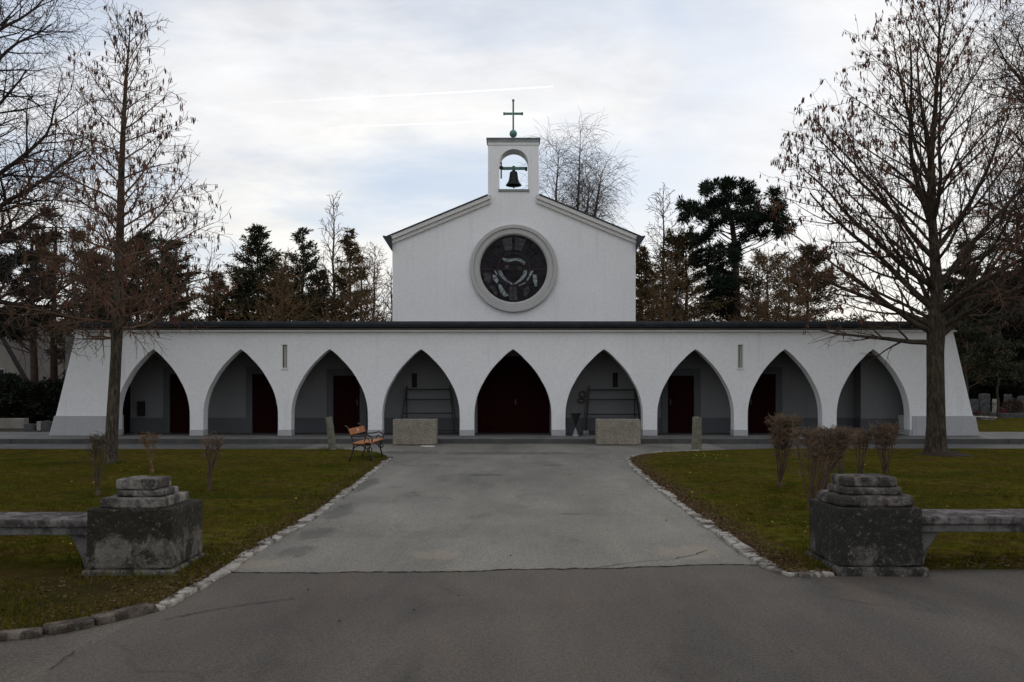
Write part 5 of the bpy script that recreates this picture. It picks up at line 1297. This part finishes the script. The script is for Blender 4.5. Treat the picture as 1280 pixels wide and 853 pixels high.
# ------------------------------------------------------------------ vapour trails, high above
def trail_mat(axis_len):
    m = bpy.data.materials.new('vapour_trail'); m.use_nodes = True; nt = m.node_tree; nt.nodes.clear()
    out = nt.nodes.new('ShaderNodeOutputMaterial'); tr = nt.nodes.new('ShaderNodeBsdfTransparent'); tl = nt.nodes.new('ShaderNodeBsdfTranslucent'); df = nt.nodes.new('ShaderNodeBsdfDiffuse')
    tl.inputs[0].default_value = (.62, .62, .63, 1); df.inputs[0].default_value = (.62, .62, .63, 1)
    a = nt.nodes.new('ShaderNodeAddShader'); mx = nt.nodes.new('ShaderNodeMixShader'); nt.links.new(tl.outputs[0], a.inputs[0]); nt.links.new(df.outputs[0], a.inputs[1])
    tc = nt.nodes.new('ShaderNodeTexCoord'); sp = nt.nodes.new('ShaderNodeSeparateXYZ'); nt.links.new(tc.outputs['Generated'], sp.inputs[0])
    fade = ramp(nt, sp.outputs[0], [(0, 0), (.3, .16), (.7, .40), (1, .60)])
    n = noise(nt, coords(nt, (14, 1, 1), 'Generated'), 2, 4); fac = math_(nt, 'MULTIPLY', fade, ramp(nt, n, [(.3, .55), (.6, 1)]))
    nt.links.new(fac, mx.inputs[0]); nt.links.new(tr.outputs[0], mx.inputs[1]); nt.links.new(a.outputs[0], mx.inputs[2]); nt.links.new(mx.outputs[0], out.inputs[0])
    return m
tm = trail_mat(1)
Yt = 4200
for (a, c, lab) in (((300, 131), (692, 108), 'upper thin white vapour trail left of the cross'), ((395, 161), (626, 150.5), 'lower thin white vapour trail ending beside the cross')):
    p, q = at(*a, Yt), at(*c, Yt); n = 12; b = MB()
    pts = [tuple((q[k]-p[k])*i/n + (4*math.sin(i*.5) if k == 2 else 0)*.5 for k in range(3)) for i in range(n+1)]
    b.tube(pts, [5.6-2.4*i/n for i in range(n+1)], 8, cap=False)
    o = b.build('vapour_trail', tm, fix=False, smth=True); o.location = p; tag(o, lab, 'vapour trail', 'vapour trails in the sky')

# ------------------------------------------------------------------ sky, sun, camera
SUN_AZ, SUN_EL = R(22), R(17)            # beyond the chapel, a little to the right
w = bpy.data.worlds.new('World'); SC.world = w; w.use_nodes = True; nt = w.node_tree; nt.nodes.clear()
out = nt.nodes.new('ShaderNodeOutputWorld'); bg = nt.nodes.new('ShaderNodeBackground'); nt.links.new(bg.outputs[0], out.inputs[0])
sky = nt.nodes.new('ShaderNodeTexSky'); sky.sky_type = 'NISHITA'; sky.sun_disc = False; sky.sun_elevation = SUN_EL; sky.sun_rotation = SUN_AZ; sky.air_density = 1.0; sky.dust_density = .6
tc = nt.nodes.new('ShaderNodeTexCoord'); sp = nt.nodes.new('ShaderNodeSeparateXYZ'); nt.links.new(tc.outputs['Generated'], sp.inputs[0])
zc = math_(nt, 'MAXIMUM', sp.outputs[2], 0.0); den = math_(nt, 'ADD', zc, .22)
cb = nt.nodes.new('ShaderNodeCombineXYZ'); nt.links.new(math_(nt, 'DIVIDE', sp.outputs[0], den), cb.inputs[0]); nt.links.new(math_(nt, 'DIVIDE', sp.outputs[1], den), cb.inputs[1])
mp = nt.nodes.new('ShaderNodeMapping'); mp.inputs['Location'].default_value = (.62, .2, 0); mp.inputs['Rotation'].default_value = (0, 0, R(-25)); mp.inputs['Scale'].default_value = (1.0, 1.5, 1); nt.links.new(cb.outputs[0], mp.inputs[0])
n1 = noise(nt, mp.outputs[0], 1.15, 9, .56, .45); n2 = noise(nt, mp.outputs[0], .8, 7, .55, .3); n3 = noise(nt, mp.outputs[0], 3.6, 9, .62, .3)
cover = ramp(nt, n1, [(.34, .25), (.46, .62), (.56, 1.0)])
ccol = ramp(nt, n2, [(.32, (7.0, 7.3, 8.1)), (.47, (8.7, 8.85, 9.2)), (.60, (10.0, 9.9, 9.8))])
ccol = mixc(nt, 1, ccol, ramp(nt, n3, [(.32, .89), (.5, .99), (.66, 1.06)]), 'MULTIPLY')
low = ramp(nt, zc, [(.0, 1.0), (.10, .75), (.30, 0.0)])
ccol = mixc(nt, low, ccol, (10.0, 9.75, 9.1))
cover = math_(nt, 'MAXIMUM', cover, math_(nt, 'MULTIPLY', low, .97))
blue = mixc(nt, .7, sky.outputs[0], (5.4, 6.8, 9.0))
nt.links.new(mixc(nt, cover, blue, ccol), bg.inputs[0]); bg.inputs[1].default_value = .10
sd = bpy.data.lights.new('sun', 'SUN'); sd.energy = 1.1; sd.angle = R(14); sd.color = (1, .93, .82)
so = bpy.data.objects.new('sun', sd); COL.objects.link(so)
dv = Vector((math.sin(SUN_AZ)*math.cos(SUN_EL), math.cos(SUN_AZ)*math.cos(SUN_EL), math.sin(SUN_EL)))
so.rotation_euler = (-dv).to_track_quat('-Z', 'Y').to_euler(); so.location = (10, 60, 40)
cd = bpy.data.cameras.new('camera'); cd.sensor_width = 36; cd.lens = 36*F/1280; cd.shift_y = (HY-426.5)/1280; cd.clip_end = 20000; cd.clip_start = .1
co = bpy.data.objects.new('camera', cd); COL.objects.link(co); co.location = (0, 0, EYE); co.rotation_euler = (R(90), 0, 0); SC.camera = co
SC.view_settings.view_transform = 'Standard'; SC.view_settings.look = 'None'; SC.view_settings.exposure = 0; SC.view_settings.gamma = 1; SC.view_settings.use_curve_mapping = False
SC.cycles.max_bounces = 6; SC.cycles.transparent_max_bounces = 12
SC.cycles.use_denoising = True
